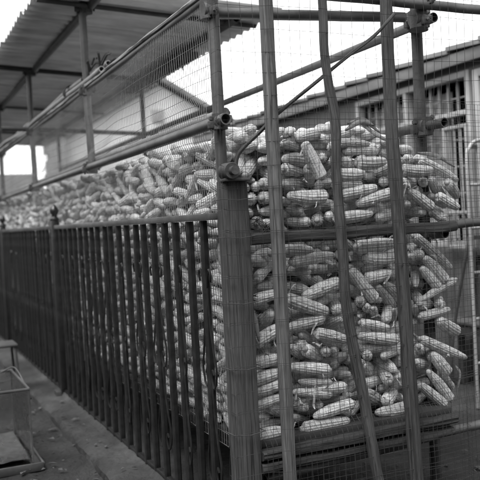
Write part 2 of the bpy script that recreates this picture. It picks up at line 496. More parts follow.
# raised concrete strip the fence stands in
bm = new(); uvl = bm.loops.layers.uv.verify()
ny = 120; prof = [(-.26, -.09), (-.255, -.02), (-.235, 0.0), (-.16, .006), (-.08, .002), (-.055, .022), (-.005, .024), (.02, .0), (.03, -.09)]
rows_ = []
for j in range(ny + 1):
    y = -.35 + 11.5 * (j / ny) ** 1.3
    rows_.append([bm.verts.new((x + .012 * noise.fractal(V((y * 3, x * 2, 1)), .8, 2, 4) * (1 if k < 3 else .3), y, z + .012 * noise.fractal(V((y * 9, x * 14, 4)), .8, 2, 4))) for k, (x, z) in enumerate(prof)])
for j in range(ny):
    for k in range(len(prof) - 1): bm.faces.new((rows_[j][k], rows_[j][k + 1], rows_[j + 1][k + 1], rows_[j + 1][k]))
bm.faces.new([v for v in rows_[0]])
tag(obj('kerb', bm, M['concrete'], origin=(0, 0, 0)), kind='structure')

# loose litter and pebbles
bm = new()
for i in range(230):
    if i % 5: x, y = random.uniform(1.0, 2.9), random.uniform(-.3, 3)
    else: x, y = random.uniform(-1.2, -.12), random.uniform(.9, 3.6)
    s = random.uniform(.003, .010) * (1 if random.random() < .94 else 2)
    t = bmesh.ops.create_icosphere(bm, subdivisions=1, radius=s)['verts']
    zb = .008 if -.24 < x < 0 else -.052
    bmesh.ops.transform(bm, matrix=Matrix.Translation((x, y, zb + s * .3)) @ Matrix.Rotation(random.uniform(0, 6), 4, 'Z') @ Matrix.Diagonal((1.4, 1, .6, 1)), verts=t)
tag(obj('loose_pebbles', bm, M['soil'], origin=(0, 0, 0)), 'pebbles and kernels scattered on the dark yard ground', 'pebbles', kind='stuff')
bm = new()
for i in range(200):
    x, y = (random.uniform(-.75, -.12), random.uniform(1.0, 3.2)) if i % 2 else (random.uniform(.2, 1.6), random.uniform(-.1, 1.6))
    a = random.uniform(0, 6.3); l = random.uniform(.02, .06); d = V((math.cos(a), math.sin(a), 0)); n_ = V((-d.y, d.x, 0)) * l * .22
    z = (.014 if -.24 < x < 0 else -.045) + random.uniform(0, .006); p = V((x, y, z))
    try: bm.faces.new([bm.verts.new(q) for q in (p - d * l / 2, p - n_ + V((0, 0, .006)), p + d * l / 2 + V((0, 0, .004)), p + n_ + V((0, 0, .009)))])
    except ValueError: pass
tag(obj('leaf_litter', bm, M['leaf'], origin=(0, 0, 0)), 'shredded husk and leaf litter on the ground by the crib', 'litter', kind='stuff')

# ------------------------------------------------------------------ iron fence
# one panel: top rail, bottom rail, square pickets, scroll ornaments between every other pair
FX = -.04
def make_panel(y0, y1, label, first=.14, pitch=.165):
    t = empty('iron_fence', (FX, y0, 0), label, 'fence', 'lengths of dark iron fence')
    bm = new(); bx(bm, FX - .02, FX + .02, y0, y1, 1.305, 1.333, .003); obj('top_rail', bm, M['steel'], t)
    bm = new(); bx(bm, FX - .012, FX + .012, y0, y1, .028, .045, .003); obj('bottom_rail', bm, M['paint_dark'], t)
    pm = None; y = y0 + first; k = 0; ys = []
    while y < y1 - .04: ys.append(y); y += pitch
    for k, y in enumerate(ys):
        if pm is None:
            bm = new(); sweep(bm, line((FX, y, .018), (FX, y, 1.304), 5), .0153, 12, square=True)
            o = obj('picket', bm, M['paint_dark'], t, origin=(FX, y, 0)); o.location = (0, y - y0, 0); pm = o
        else:
            o = pm.copy(); link(o, t); o.location = (0, y - y0, 0)
        o.rotation_euler = (random.uniform(-.004, .004), random.uniform(-.004, .004), random.uniform(-.05, .05))
    sm = None
    for k in range(0, len(ys), 2):
        y = ys[k]
        if sm is None:
            bm = new()
            for s in (-1, 1):
                for zt, hgt in ((1.03, -.44), (.62, -.44)):
                    pts = [(0, s * .012, zt), (0, s * .02, zt - .03), (0, s * .028, zt + hgt * .30), (0, s * .05, zt + hgt * .58), (0, s * .074, zt + hgt * .78), (0, s * .060, zt + hgt * .93),
                           (0, s * .036, zt + hgt * .97), (0, s * .020, zt + hgt * .88), (0, s * .030, zt + hgt * .80), (0, s * .044, zt + hgt * .84)]
                    sweep(bm, smooth_path([V(p) + V((0, y, 0)) for p in pts], 4), .005, 6, flat=(1, 1.0))
                pts = [(0, s * .014, 1.02), (0, s * .03, 1.075), (0, s * .05, 1.10), (0, s * .066, 1.08), (0, s * .058, 1.05)]
                sweep(bm, smooth_path([V(p) + V((0, y, 0)) for p in pts], 4), .0055, 6)
            bmesh.ops.translate(bm, verts=bm.verts, vec=(FX, 0, 0))
            o = obj('scroll', bm, M['paint_dark'], t, origin=(FX, y, 0)); o.location = (0, y - y0, 0); sm = o
        else:
            o = sm.copy(); link(o, t); o.location = (0, y - y0, random.uniform(-.012, .008)); o.rotation_euler = (random.uniform(-.012, .012), 0, random.uniform(-.25, .25))
    return t
make_panel(.035, 3.30, 'nearest length of dark iron fence with scrolls, reaching to the corner timber post')
make_panel(3.40, 6.36, 'length of dark iron fence between the two finial posts, farther along the crib', .12)
make_panel(6.46, 10.2, 'farthest length of dark iron fence, beyond the second finial post', .12)
def fence_post(y, label):
    t = empty('fence_post', (FX, y, 0), label, 'fence post', 'iron fence posts with finials')
    bm = new(); bx(bm, FX - .03, FX + .03, y - .03, y + .03, -.03, 1.37, .005); obj('post', bm, M['paint_dark'], t)
    bm = new(); sweep(bm, line((FX, y, 1.37), (FX, y, 1.50), 9), lambda u: [.034, .036, .02, .022, .032, .036, .030, .018, .004][int(round(u * 8))], 12)
    obj('finial', bm, M['paint_dark'], t)
    bm = new(); bx(bm, FX - .075, FX + .012 - .045, y - .05, y + .05, -.03, .04, .004); obj('foot_plate', bm, M['steel_dark'], t)
fence_post(3.35, 'thick iron fence post with a ball finial, nearer of the two')
fence_post(6.41, 'iron fence post with finial at the far left edge')

# ------------------------------------------------------------------ timber of the crib
# corner post: sawn square timber, carries the netting
bm = new(); sweep(bm, line((.022, -.01, -.06), (.024, -.01, 1.455), 30, .004, 1), .054, 24, square=True, jit=.04, seed=1)
cp = obj('corner_post', bm, M['post_timber']); tag(cp, 'thick weathered square timber post at the crib corner, wrapped in netting', 'timber post')
bm = new(); 
for z, dy in ((1.32, 0), ):
    pass
def lean(name, a, b, r, mat, label, square=False, jit=.06, n=40, wob=.0, seed=0, flat=None, taper=1.0, mids=None):
    bm = new(); P = line(a, b, n, wob, seed) if mids is None else smooth_path([a] + mids + [b], 10)
    sweep(bm, P, (lambda t: r * (1 + (taper - 1) * t)), 20, square=square, jit=jit, seed=seed, flat=flat)
    o = obj(name, bm, mat); tag(o, label, 'timber pole'); return o
# bottom points first
oA = lean('timber_pole', (.178, -.085, -.06), (.182, -.085, 2.36), .0235, M['wood_pale'], 'straight square sawn timber pole with a long split, first from the corner post', True, .05, seed=2)
bm = new()
P_ = smooth_path([(.186, -.1085, .1), (.19, -.109, .8), (.184, -.109, 1.3), (.189, -.109, 1.75), (.178, -.1085, 2.3)], 12)
sweep(bm, P_, .0022, 6, jit=.4, seed=3); o = obj('crack', bm, M['silk'], oA, origin=oA.location)
lean('timber_pole', (.625, -.09, -.06), (.440, -.085, 2.36), .0235, M['wood_pole'], 'thin crooked bare branch pole bending to the right at its foot, second from the corner', False, .24,
     mids=[(.570, -.09, .33), (.512, -.09, .70), (.480, -.09, .94), (.473, -.09, 1.2), (.463, -.09, 1.44), (.470, -.09, 1.68), (.447, -.09, 1.84), (.435, -.09, 1.98), (.442, -.09, 2.15)], seed=4, taper=.72)
lean('timber_pole', (.797, -.09, -.06), (.755, -.085, 2.36), .0305, M['wood_pole'], 'stout round log pole with peeled bark, third from the corner', False, .16,
     mids=[(.776, -.09, .6), (.762, -.09, 1.2), (.752, -.085, 1.8)], seed=5, taper=.87)
# bent rod
bm = new()
rod = [(.025, -.055, 1.42), (.027, -.055, 1.489), (.034, -.055, 1.544), (.063, -.055, 1.583), (.151, -.052, 1.654), (.212, -.05, 1.71), (.332, -.055, 1.796), (.454, -.055, 1.881), (.56, -.10, 1.965), (.66, -.13, 2.038), (.76, -.132, 2.131)]
sweep(bm, smooth_path(rod, 8), lambda t: .009 - .002 * t, 10, jit=.15, seed=6)
tag(obj('bent_rod', bm, M['wood_pole']), 'thin bent sapling rod slanting up from the corner post to the stout log', 'rod')
# mid rail
def beam(name, a, b, hw, hh, mat, label, seed=0, jit=.2, cat='timber beam'):
    bm = new(); a = V(a); b = V(b); n = 26
    sweep(bm, line(a, b, n, .006, seed), .024, 28, square=True, flat=(hh / .024, hw / .024), jit=jit, seed=seed)
    return tag(obj(name, bm, mat), label, cat)
beam('mid_rail', (.07, -.028, 1.218), (1.105, -.03, 1.222), .02, .0235, M['wood_dark'], 'dark horizontal timber rail across the middle of the cob face', 7)
# bottom bearers
beam('floor_beam', (.075, -.035, .345), (1.05, -.035, .352), .03, .019, M['wood_dark'], 'upper front floor beam just under the lowest cobs, with a pale top edge', 8)
beam('floor_beam', (.075, -.03, .294), (1.03, -.03, .300), .03, .021, M['wood_dark'], 'lower dark floor beam under the crib front, above the steel tube', 9)
bm = new()
for k, (y0, y1) in enumerate([(-.004 + i * .135, .12 + i * .135) for i in range(0, 60)]):
    bx(bm, .06, 1.06 + .05 * math.sin(k * 2.1), y0, y1, .366, .392, .003)
tag(obj('floor_boards', bm, M['wood_dark'], origin=(.5, 0, .366)), 'rough floor boards the maize heap lies on', 'floor boards')
for i, y in enumerate((.15, 2.2, 4.35, 6.5)):
    pass

# ------------------------------------------------------------------ scaffold tubes, couplers
def tube(a, b, r, label, mat='steel', name='scaffold_tube', hollow=.8, n=10, wob=.004, seed=0, cat='scaffold tube', mids=None, taper=1):
    bm = new(); P = line(a, b, n, wob, seed) if mids is None else smooth_path([a] + mids + [b], 6)
    sweep(bm, P, (lambda t: r * (1 + (taper - 1) * t)), 18, jit=.015, seed=seed, hollow=hollow)
    return tag(obj(name, bm, M[mat]), label, cat)
tube((-.004, .012, 1.456), (-.008, .012, 2.42), .0235, 'upright steel tube standing above the corner timber post', 'steel', seed=1)
tube((-.023, -.10, 1.693), (0, 10.2, 1.690), .0235, 'lower long side rail whose open end pokes past the corner tube', seed=2, n=24)
tube((.045, .06, 1.742), (.05, 9.9, 1.74), .019, 'second thinner tube lying just inside the lower long side rail', 'bamboo', seed=3, n=24, hollow=0)
tube((0.0, .0, 2.205), (0, 10.2, 2.190), .018, 'upper long side rail that carries the rolled netting edge', seed=4, n=24)
tube((1.05, -.03, 2.158), (1.05, 8.2, 2.150), .0225, 'long rail along the far side at roof height, end facing out', 'steel', seed=5, n=20)
tube((1.078, -.03, 1.688), (1.06, 8.2, 1.68), .0225, 'long rail on the far side beneath the coupler, dark open end', 'steel_dark', seed=6, n=20)
tube((1.06, -.018, 1.190), (1.06, 8.2, 1.185), .024, 'long rail on the far side at mid height behind the cobs', 'steel_dark', seed=7, n=20)
tube((1.075, .155, -.06), (1.095, .165, 2.32), .0265, 'dark upright steel tube at the far front corner behind the log pole', 'steel_dark', seed=8)
tube((-.03, .036, 2.134), (.885, -.03, 2.148), .022, 'lower top cross tube ending behind the stout log', seed=9)
tube((.335, -.055, 2.215), (1.297, -.058, 2.197), .0215, 'upper top cross tube running out past the right end', seed=10)
tube((1.065, .03, 1.222), (1.55, .03, 1.236), .0205, 'pale tube continuing the mid rail out to the right', seed=11)
tube((.11, .01, .232), (1.62, .02, .300), .0205, 'low front tube under the floor beams, rising to the right', 'steel', seed=12)
POSTS = (2.2, 4.35, 6.5, 8.65)
names_ = ['nearest', 'second', 'third', 'farthest']
for i, y in enumerate(POSTS):
    tube((.0, y, 1.655), (-.005, y, 2.765), .024, f'upright roof tube on the fence side, {names_[i]} of its row', 'steel', seed=20 + i)
    tube((.035, y + .02, .335), (1.07, y, .335), .02, f'cross tube beneath the crib floor by the {names_[i]} roof upright', 'steel_dark', seed=30 + i)
for i, y in enumerate((4.5, 8.6)):
    tube((1.1, y, -.06), (1.09, y, 2.68), .022, f'dark upright roof tube on the far side, {("nearer", "farther")[i]} of two', 'steel_dark', seed=40 + i)
tube((-.26, 4.40, 2.228), (1.2, 4.40, 2.165), .02, 'dark cross tube beneath the roof by the second upright', 'steel_dark', seed=44)
tube((0.045, 1.2, 2.737), (.045, 10.4, 2.742), .028, 'long purlin tube under the left half of the roof', 'steel', seed=45, n=16)
tube((1.0, 2.0, 2.66), (1.0, 10.4, 2.67), .028, 'long purlin tube under the right edge of the roof', 'steel_dark', seed=46, n=16)

def coupler(p, label, axis='Y', s=1.0, mat='steel_dark'):
    t = empty('scaffold_coupler', p, label, 'coupler', 'scaffold couplers')
    p = V(p); bm = new()
    ax = {'X': V((1, 0, 0)), 'Y': V((0, 1, 0)), 'Z': V((0, 0, 1))}[axis]
    sweep(bm, [p - ax * .028 * s, p - ax * .02 * s, p + ax * .02 * s, p + ax * .028 * s], lambda u: (.034 if u in (0, 1) else .037) * s, 16)
    sweep(bm, [p - V((0, 0, .036)) * s, p - V((0, 0, .03)) * s, p + V((0, 0, .03)) * s, p + V((0, 0, .036)) * s], lambda u: .036 * s, 16)
    obj('body', bm, M[mat], t)
    side = V((1, 0, 0)) if axis == 'Y' else V((0, 1, 0))
    for sg in (-1, 1):
        q = p + side * .045 * s * sg + V((0, 0, .012 * sg)); bm = new(); c = V((0, -1, 0)) if axis != 'Y' else V((0, 0, 1))
        sweep(bm, [q - c * .03 * s, q + c * .038 * s], .006 * s, 8)
        box(bm, q, (.03 * s, .02 * s, .035 * s), bev=.003)
        b = obj('bolt', bm, M['steel_dark'], t)
        bm = new(); sweep(bm, [q + c * .022 * s, q + c * .034 * s], .011 * s, 6); obj('nut', bm, M['steel'], b)
    return t
# the round clamp sitting on the corner timber
t = empty('post_clamp', (-.008, -.07, 1.455), 'round rusty clamp with a bolt head on top of the corner timber post', 'clamp')
bm = new(); sweep(bm, [(-.008, -.10, 1.492), (-.008, -.095, 1.492), (-.008, -.03, 1.492), (-.008, -.025, 1.492)], lambda u: .031 if u in (0, 1) else .034, 24, hollow=.55)
obj('ring', bm, M['steel_dark'], t)
bm = new(); sweep(bm, [(-.008, -.112, 1.492), (-.008, -.08, 1.492)], .012, 6); obj('bolt', bm, M['steel'], t)
bm = new(); bx(bm, -.035, .075, -.085, -.03, 1.452, 1.464, .003); obj('plate', bm, M['steel_dark'], t)
coupler((-.02, -.03, 1.690), 'coupler gripping the lower side rail end to the corner tube', 'Y', .85)
coupler((-.02, .02, 2.14), 'coupler holding the top cross tube to the corner upright', 'X')
coupler((1.05, .09, 2.17), 'big coupler cluster joining the top tubes at the right corner', 'Y', 1.25)
coupler((.98, -.005, 2.15), 'coupler hanging left of the big cluster under the top tubes', 'X', 1.1)
coupler((1.075, .12, 1.688), 'coupler on the far upright where the dark-ended rail meets it', 'Y', 1.15)
coupler((1.075, .08, 1.20), 'coupler behind the cobs at mid height on the far upright', 'Y', 1.0)
coupler((.995, -.058, 2.225), 'small bolted clip on top of the upper cross tube', 'X', .62)
for i, y in enumerate(POSTS):
    coupler((.02, y, 2.735), f'coupler tying the left purlin to the {names_[i]} roof upright', 'Y', 1.2)
    coupler((0, y, 1.692), f'coupler tying the lower side rail to the {names_[i]} roof upright', 'Y', 1.05)
    coupler((0, y, 2.195), f'coupler tying the upper side rail to the {names_[i]} roof upright', 'Y', .95)
coupler((.03, 4.38, 2.215), 'coupler on the dark cross tube beside the second upright', 'X', .9)

# sticks lying along the upper rail
for i, (x, z, y0, y1, r, lb) in enumerate([
        (-.015, 2.245, 1.75, 6.6, .019, 'lowest bamboo stick laid along the upper side rail'),
        (.035, 2.262, 2.02, 7.2, .021, 'bamboo stick with the widest open end, second from the rail'),
        (.005, 2.292, 2.35, 6.9, .017, 'slim bamboo stick in the middle of the bundle on the rail'),
        (.06, 2.305, 1.86, 6.2, .018, 'topmost bamboo stick, its end sticking out highest'),
        (.085, 2.262, 2.6, 7.4, .019, 'bamboo stick on the inner side of the bundle')]):
    tube((x, y0, z), (x + .03 * math.sin(i), y1, z + .012 * math.cos(i)), r, lb, 'bamboo', 'bamboo_stick', .7, 20, .02, 50 + i, 'stick')
bm = new()
for k in range(5):
    c = V((.03, 2.72 + k * .012, 2.27)); sweep(bm, [c + V((.068 * math.cos(a), 0, .052 * math.sin(a))) for a in [i * math.pi / 9 for i in range(19)]], .005, 6)
tag(obj('rope_lashing', bm, M['wood_dark']), 'rope lashing wound round the bamboo bundle on the rail', 'rope')
bm = new(); random.seed(5)
for k in range(9):
    a = V((random.uniform(-.03, .07), 1.9 + random.uniform(-.1, .2), 2.26 + random.uniform(0, .05))); d = V((random.uniform(-.06, .06), random.uniform(-.2, -.05), random.uniform(.02, .09)))
    sweep(bm, smooth_path([a, a + d * .6 + V((0, 0, .02)), a + d]), .007, 6, jit=.2)
tag(obj('frayed_twigs', bm, M['wood_dark']), 'bunch of frayed twigs caught at the ends of the bamboo bundle', 'twigs')

# ------------------------------------------------------------------ corrugated roof
def rz(x): return 2.775 - .062 * (x + .245)
bm = new(); uvl = bm.loops.layers.uv.verify()
t = empty('lean_to_roof', (0, 2.0, 2.7), 'corrugated sheet roof on steel tubes above the left of the crib', 'roof')
RY0, RY1, RX0, RX1 = 1.80, 10.4, -.325, 1.262
sheets = []
y = RY0; k = 0
random.seed(8)
while y < RY1:
    w = .86
    bm = new(); off = .012 * (k % 2) ; xr = RX1 + random.uniform(-.02, .02); xl = RX0 + random.uniform(-.03, .015)
    nn = 60; cols = []
    for j in range(nn + 1):
        yy = y + (w + .05) * j / nn; dz = .015 * math.sin(2 * math.pi * yy / .125)
        cols.append([[bm.verts.new((xx, yy, rz(xx) + dz + off + th + .012 * noise.noise(V((xx * 2, yy * 1.5, 0))))) for xx in [xl + (xr - xl) * q / 8 for q in range(9)]] for th in (0, .004)])
    for j in range(nn):
        for q in range(8):
            a, b = cols[j], cols[j + 1]
            bm.faces.new((a[0][q], b[0][q], b[0][q + 1], a[0][q + 1])); bm.faces.new((a[1][q], a[1][q + 1], b[1][q + 1], b[1][q]))
    for th in ((0, 1),):
        for j in range(nn):
            for q in (0, 8): bm.faces.new((cols[j][0][q], cols[j][1][q], cols[j + 1][1][q], cols[j + 1][0][q]))
        for j in (0, nn):
            for q in range(8): bm.faces.new((cols[j][0][q], cols[j][0][q + 1], cols[j][1][q + 1], cols[j][1][q]))
    bmesh.ops.recalc_face_normals(bm, faces=bm.faces)
    obj('roof_sheet', bm, M['roofsheet'], t, smooth='all'); y += w; k += 1
for i, y in enumerate((2.16, 4.31, 6.46, 8.7)):
    bm = new(); n_ = 8
    sweep(bm, line((-.30, y, rz(-.30) - .026), (1.22, y, rz(1.22) - .026), n_), [.016, .02, .014, .014][i], 10, jit=.04, seed=i)
    obj('batten', bm, M['roofbeam'], t)
# dark thatch-like fringe pieces that hang on the far purlin
bm = new(); random.seed(9)
for k in range(30):
    y = random.uniform(3.0, 4.5); x = .98 + random.uniform(-.06, .08); l = random.uniform(.03, .08)
    sweep(bm, [V((x, y, 2.64)), V((x + random.uniform(-.02, .02), y + random.uniform(-.03, .03), 2.63 - l))], .009, 5)
bx(bm, .93, 1.07, 2.9, 4.6, 2.585, 2.635)
tag(obj('dark_bundle', bm, M['roofbeam']), 'dark ragged bundle of sticks slung beneath the far roof purlin', 'bundle')

# ------------------------------------------------------------------ wire netting
def wires(name, f, us, vs, ru, rv, mat, label, nu=60, nv=30, wob=.003, seed=0):
    """f(u,v)->point. us: the u of each v-running wire, vs: the v of each u-running wire"""
    bm = bmesh.new()
    u0, u1 = min(us), max(us); v0, v1 = min(vs), max(vs)
    def thread(P, r):
        prev = None
        for i, p in enumerate(P):
            d = (P[min(i + 1, len(P) - 1)] - P[max(0, i - 1)]).normalized()
            a = d.orthogonal().normalized(); b = d.cross(a)
            ring = [bm.verts.new(p + (a * math.cos(q) + b * math.sin(q)) * r) for q in (0, 2.094, 4.189)]
            if prev:
                for k in range(3): bm.faces.new((prev[k], prev[(k + 1) % 3], ring[(k + 1) % 3], ring[k]))
            prev = ring
    def w(p, s):
        return p + V((noise.noise(p * 2.3 + V((seed, s * .05, 0))), noise.noise(p * 2.3 + V((seed + 9, 0, s * .05))), noise.noise(p * 2.3 + V((0, seed + 20, 0))))) * wob
    for i, u in enumerate(us): thread([w(f(u, v0 + (v1 - v0) * k / nv), i * .0) for k in range(nv + 1)], ru)
    for i, v in enumerate(vs): thread([w(f(u0 + (u1 - u0) * k / nu, v), i * .0) for k in range(nu + 1)], rv)
    return tag(obj(name, bm, M[mat], smooth='all', origin=f(u0, v0)), label, 'wire netting')
def fr(a, b, s, j=0):
    o = []; x = a
    while x <= b + 1e-6: o.append(x + random.uniform(-j, j)); x += s
    return o
random.seed(3)
# outer netting: round the corner post and over all three poles
def f_out(u, v):
    # u<0: wraps the left side of the corner post
    if u < 0: return V((-.046, u * -1 - .085, v))
    bulge = .012 * math.sin(u * 7) * math.sin(v * 3)
    x = -.046 + u
    y = -.088 if x < .1 else (-.088 - .032 * min(1, (x - .1) / .08))
    if x > .9: y = -.12 + .05 * min(1, (x - .9) / .3)
    return V((x, y - bulge, v + .006 * math.sin(u * 5 + v * 3)))
# nail heads and cross bars where the rails meet the poles
vs_ = []
z = .02
while z < 2.35:
    vs_.append(z); 
    if .4 < z < 1.5 and len(vs_) % 3: vs_.append(z + .008)
    z += .088 + random.uniform(-.006, .006)
wires('front_netting', f_out, [-.06, -.02] + fr(0.003, 1.62, .0508, .002), vs_, .0010, .0010, 'wire_front', 'wide meshed wire netting stretched over the poles at the crib front', 110, 80, .02, 1)
# inner netting pressed on the cobs
def f_in(u, v):
    k = min(1, max(0, (.44 - v) / .05)) * (1 if u < 1.13 else .2)
    return V((u, -.0055 - .012 * noise.noise(V((u * 5, v * 5, 2))) if u < .93 else -.0055 + (u - .93) * .12, v)) + V((0, -.066 * k, 0))
wires('inner_netting', f_in, fr(.09, 1.50, .0254, .0015), fr(.03, 1.80, .0254, .0015), .0008, .00085, 'wire', 'fine square netting pressed flat on the cobs behind the poles', 90, 100, .006, 2)
# side netting above and behind the fence
def f_side(u, v): return V((-.008 + .010 * noise.noise(V((u * 2, v * 3, 5))) - (.022 if v > 1.6 and v < 1.8 else 0), u, v + .012 * math.sin(u * 1.7)))
wires('side_netting', f_side, fr(.09, 4.4, .0254, .0015) + fr(4.44, 10.1, .045, .002), fr(.36, 2.215, .0508, .002), .0013, .0013, 'wire_side', 'tall wire netting along the fence side, hung from the upper rail', 200, 40, .012, 3)
def f_low(u, v): return V((.002 + .006 * noise.noise(V((u * 3, v * 4, 8))), u, v + .008 * math.sin(u * 2.3)))
wires('lower_side_netting', f_low, fr(.07, 4.6, .0254, .002), fr(.35, 1.46, .0254, .002), .0006, .0006, 'wire', 'dense second netting low on the fence side, behind the pickets', 110, 40, .008, 4)
bm = new(); sweep(bm, line((-.02, .03, 2.222), (-.02, 10, 2.21), 120, .02, 4), .011, 8, jit=.5, seed=3)
tag(obj('netting_roll', bm, M['wire_side']), 'rolled over top hem of the side netting, lying on the upper rail', 'netting hem')
# netting ties on the corner post
for z, lb in ((.45, 'lowest'), (.71, 'second'), (.97, 'third'), (1.23, 'fourth'), (1.38, 'topmost')):
    bm = new(); c = [( -.045, .03, z), (-.046, -.075, z + .004), (.02, -.078, z - .003), (.086, -.075, z + .004), (.087, .02, z)]
    sweep(bm, [V(q) for q in c], .0018, 5)
    tag(obj('binding_wire', bm, M['wire']), f'{lb} dark binding wire round the corner timber post, counted from the ground', 'wire', 'binding wires on the corner post')
# ------------------------------------------------------------------ maize cobs
BL, BR = .20, .026
def prof(t, kind):
    tip = [.55, .42, .68, .5][kind]
    if t < .07: return .60 + .40 * math.sin(t / .07 * math.pi / 2) if t > 0 else .55
    if t < .5: return 1.0
    e = 1 - (1 - tip) * ((t - .5) / .5) ** 1.7
    if t > .93: e *= math.sqrt(max(.05, 1 - ((t - .93) / .07) ** 2))
    return e
def cob_geo(bm, mtx, kind, seg, rings, bumpy, tone=None, rs=None, bend=.0):
    uvl = bm.loops.layers.uv.verify(); tl = bm.verts.layers.float.get('tone') if tone is not None else None
    R0 = []
    rows = 14
    for i in range(rings + 1):
        t = i / rings; ring = []
        tt = t
        rr = BR * prof(tt, kind)
        for k in range(seg):
            a = 2 * math.pi * k / seg; d = 1
            if bumpy:
                su = abs(math.sin(a * rows / 2)); sv = abs(math.sin(t * math.pi * 38 + (0)))
                kh = (su ** .6) * (sv ** .5)
                fd = min(1, (1 - t) / .14, (t + .02) / .1); d = .955 - .05 * fd + .095 * kh * fd + .05 * noise.noise(V((math.cos(a) * 2, math.sin(a) * 2, t * 7 + rs)))
                # twist of the rows
            else: d = 1 + .05 * noise.noise(V((math.cos(a) * 2, math.sin(a) * 2, t * 5 + (rs or 0))))
            aa = a + .25 * t
            p = V((rr * d * math.cos(aa) + bend * math.sin(t * math.pi), rr * d * math.sin(aa), t * BL))
            v = bm.verts.new(mtx @ p)
            if tl is not None: v[tl] = tone
            ring.append(v)
        R0.append(ring)
    for i in range(rings):
        for k in range(seg):
            f = bm.faces.new((R0[i][k], R0[i][(k + 1) % seg], R0[i + 1][(k + 1) % seg], R0[i + 1][k]))
            f.smooth = True
            for l, (u, v) in zip(f.loops, ((k / seg, i / rings), ((k + 1) / seg, i / rings), ((k + 1) / seg, (i + 1) / rings), (k / seg, (i + 1) / rings))): l[uvl].uv = (u, v)
    for ring, s in ((R0[0], 0), (R0[-1], 1)):
        f = bm.faces.new(ring if s else ring[::-1])
        for l in f.loops: l[uvl].uv = (0, 0)
cobs_m = []; core_m = []
random.seed(21)
for kd in range(8):
    bm = new(); cob_geo(bm, Matrix.Identity(4), kd % 4, 56, 110, True, rs=kd * 3.3, bend=[0, .004, -.003, .006][kd % 4] * (1 if kd < 4 else -.7))
    me = bpy.data.meshes.new('maize_cob'); bm.to_mesh(me); bm.free(); me.materials.append(M['cob']); cobs_m.append(me)
    bm = new()   # woody butt end and the bare tip
    sweep(bm, [(0, 0, .004), (0, 0, -.004), (0, 0, -.010), (0, 0, -.0115)], lambda u: [.0125, .012, .0095, .004][int(round(u * 3))], 14, jit=.1, seed=kd)
    me = bpy.data.meshes.new('cob_core'); bm.to_mesh(me); bm.free(); me.materials.append(M['core'])
    for p in me.polygons: p.use_smooth = True
    core_m.append(me)
def mat_for(a, b, r, roll):
    a = V(a); b = V(b); d = b - a; q = V((0, 0, 1)).rotation_difference(d.normalized()) @ Quaternion((0, 0, 1), roll)
    return a, q, V((r / BR, r / BR, d.length / BL))
INFO = []
def cob(a, b, r, where):
    k = random.randrange(8); loc, q, s = mat_for(a, b, r, random.uniform(0, 6.28))
    o = bpy.data.objects.new('maize_cob', cobs_m[k]); o.location = loc; o.rotation_mode = 'QUATERNION'; o.rotation_quaternion = q; o.scale = s
    link(o); c = bpy.data.objects.new('cob_core', core_m[k]); link(c, o)
    tag(o, None, 'maize cob', 'husked maize cobs stacked in the crib')
    INFO.append((o, V(a), V(b), r, where)); return o
for ln in COBS.strip().splitlines():
    q = [float(w) for w in ln.split()]
    cob(q[:3], q[3:6], q[6], 'front')

heap = []      # (a,b,r)
def rd(a, b): return random.uniform(a, b)
def top_z(x, y):
    """height of the heap"""
    e = 1.66 + .045 * noise.noise(V((x * 3, y * 1.6, 3))) + .03 * math.sin(min(1, max(0, x / 1.0)) * math.pi)
    if x > .85: e -= (x - .85) * .45
    return e
SIDE = []
random.seed(33)
# side face cells
z = .425; row = 0
while z < 1.66:
    y = .07 + rd(0, .08)
    while y < 10.1:
        typ = random.random(); r = rd(.0225, .0275); x = .055 + rd(-.005, .018)
        if typ < .62:
            L_ = rd(.15, .2); an = rd(-.38, .38) if random.random() < .75 else rd(-1, 1); yw = rd(-.3, .3)
            c = V((x + abs(yw) * .07, y + L_ / 2, z + rd(-.012, .012))); d = V((math.sin(yw), math.cos(yw) * math.cos(an), math.sin(an))) * L_ / 2
            if c.z + abs(d.z) < top_z(x, y) + .03: SIDE.append((c - d, c + d, r)) if random.random() < .5 else SIDE.append((c + d, c - d, r))
            y += L_ * math.cos(an) * .93 + .012
        else:
            L_ = rd(.15, .19); c = V((x - .01, y + r, z + rd(-.012, .012))); d = V((L_, rd(-.05, .05), rd(-.03, .03)))
            SIDE.append((c, c + d, r)) if random.random() < .5 else SIDE.append((c + d, c, r))
            y += 2 * r + .003
    z += .0515; row += 1
# fill behind the side face
z = .43
while z < 1.64:
    y = .2
    while y < 10.1:
        L_ = rd(.15, .19); an = rd(-.6, .6); yw = rd(-.9, .9); c = V((.145 + rd(-.015, .02), y + .07, z + rd(-.02, .02)))
        d = V((math.sin(yw) * .6, math.cos(yw) * math.cos(an), math.sin(an))) * L_ / 2; heap.append((c - d, c + d, rd(.023, .028))); y += .135 if y < 4 else .16
    z += .062
# fills behind the front face, three layers deep
for Y, zs in ((.162, .057), (.20, .06), (.25, .062)):
    z = .425
    while z < 1.66:
        x = .10
        while x < 1.14:
            if z > 1.24 or x < 1.12:
                L_ = rd(.15, .19); an = rd(-.5, .5) if Y < .15 else rd(-.8, .8); yw = rd(-.4, .4); c = V((x + .07, Y + rd(-.01, .015), z + rd(-.015, .015)))
                d = V((math.cos(yw) * math.cos(an), math.sin(yw) * .5, math.sin(an))) * L_ / 2
                lim = top_z(c.x, Y) - .035
                if c.z + abs(d.z) < lim and c.x + abs(d.x) < 1.17 - (.07 if 1.15 < c.z < 1.28 else 0) - (.08 if .70 < c.z < .80 else 0) and not (1.15 < c.z < 1.25 and c.x > .9): heap.append((c - d, c + d, rd(.022, .027)))
            x += .125
        z += zs
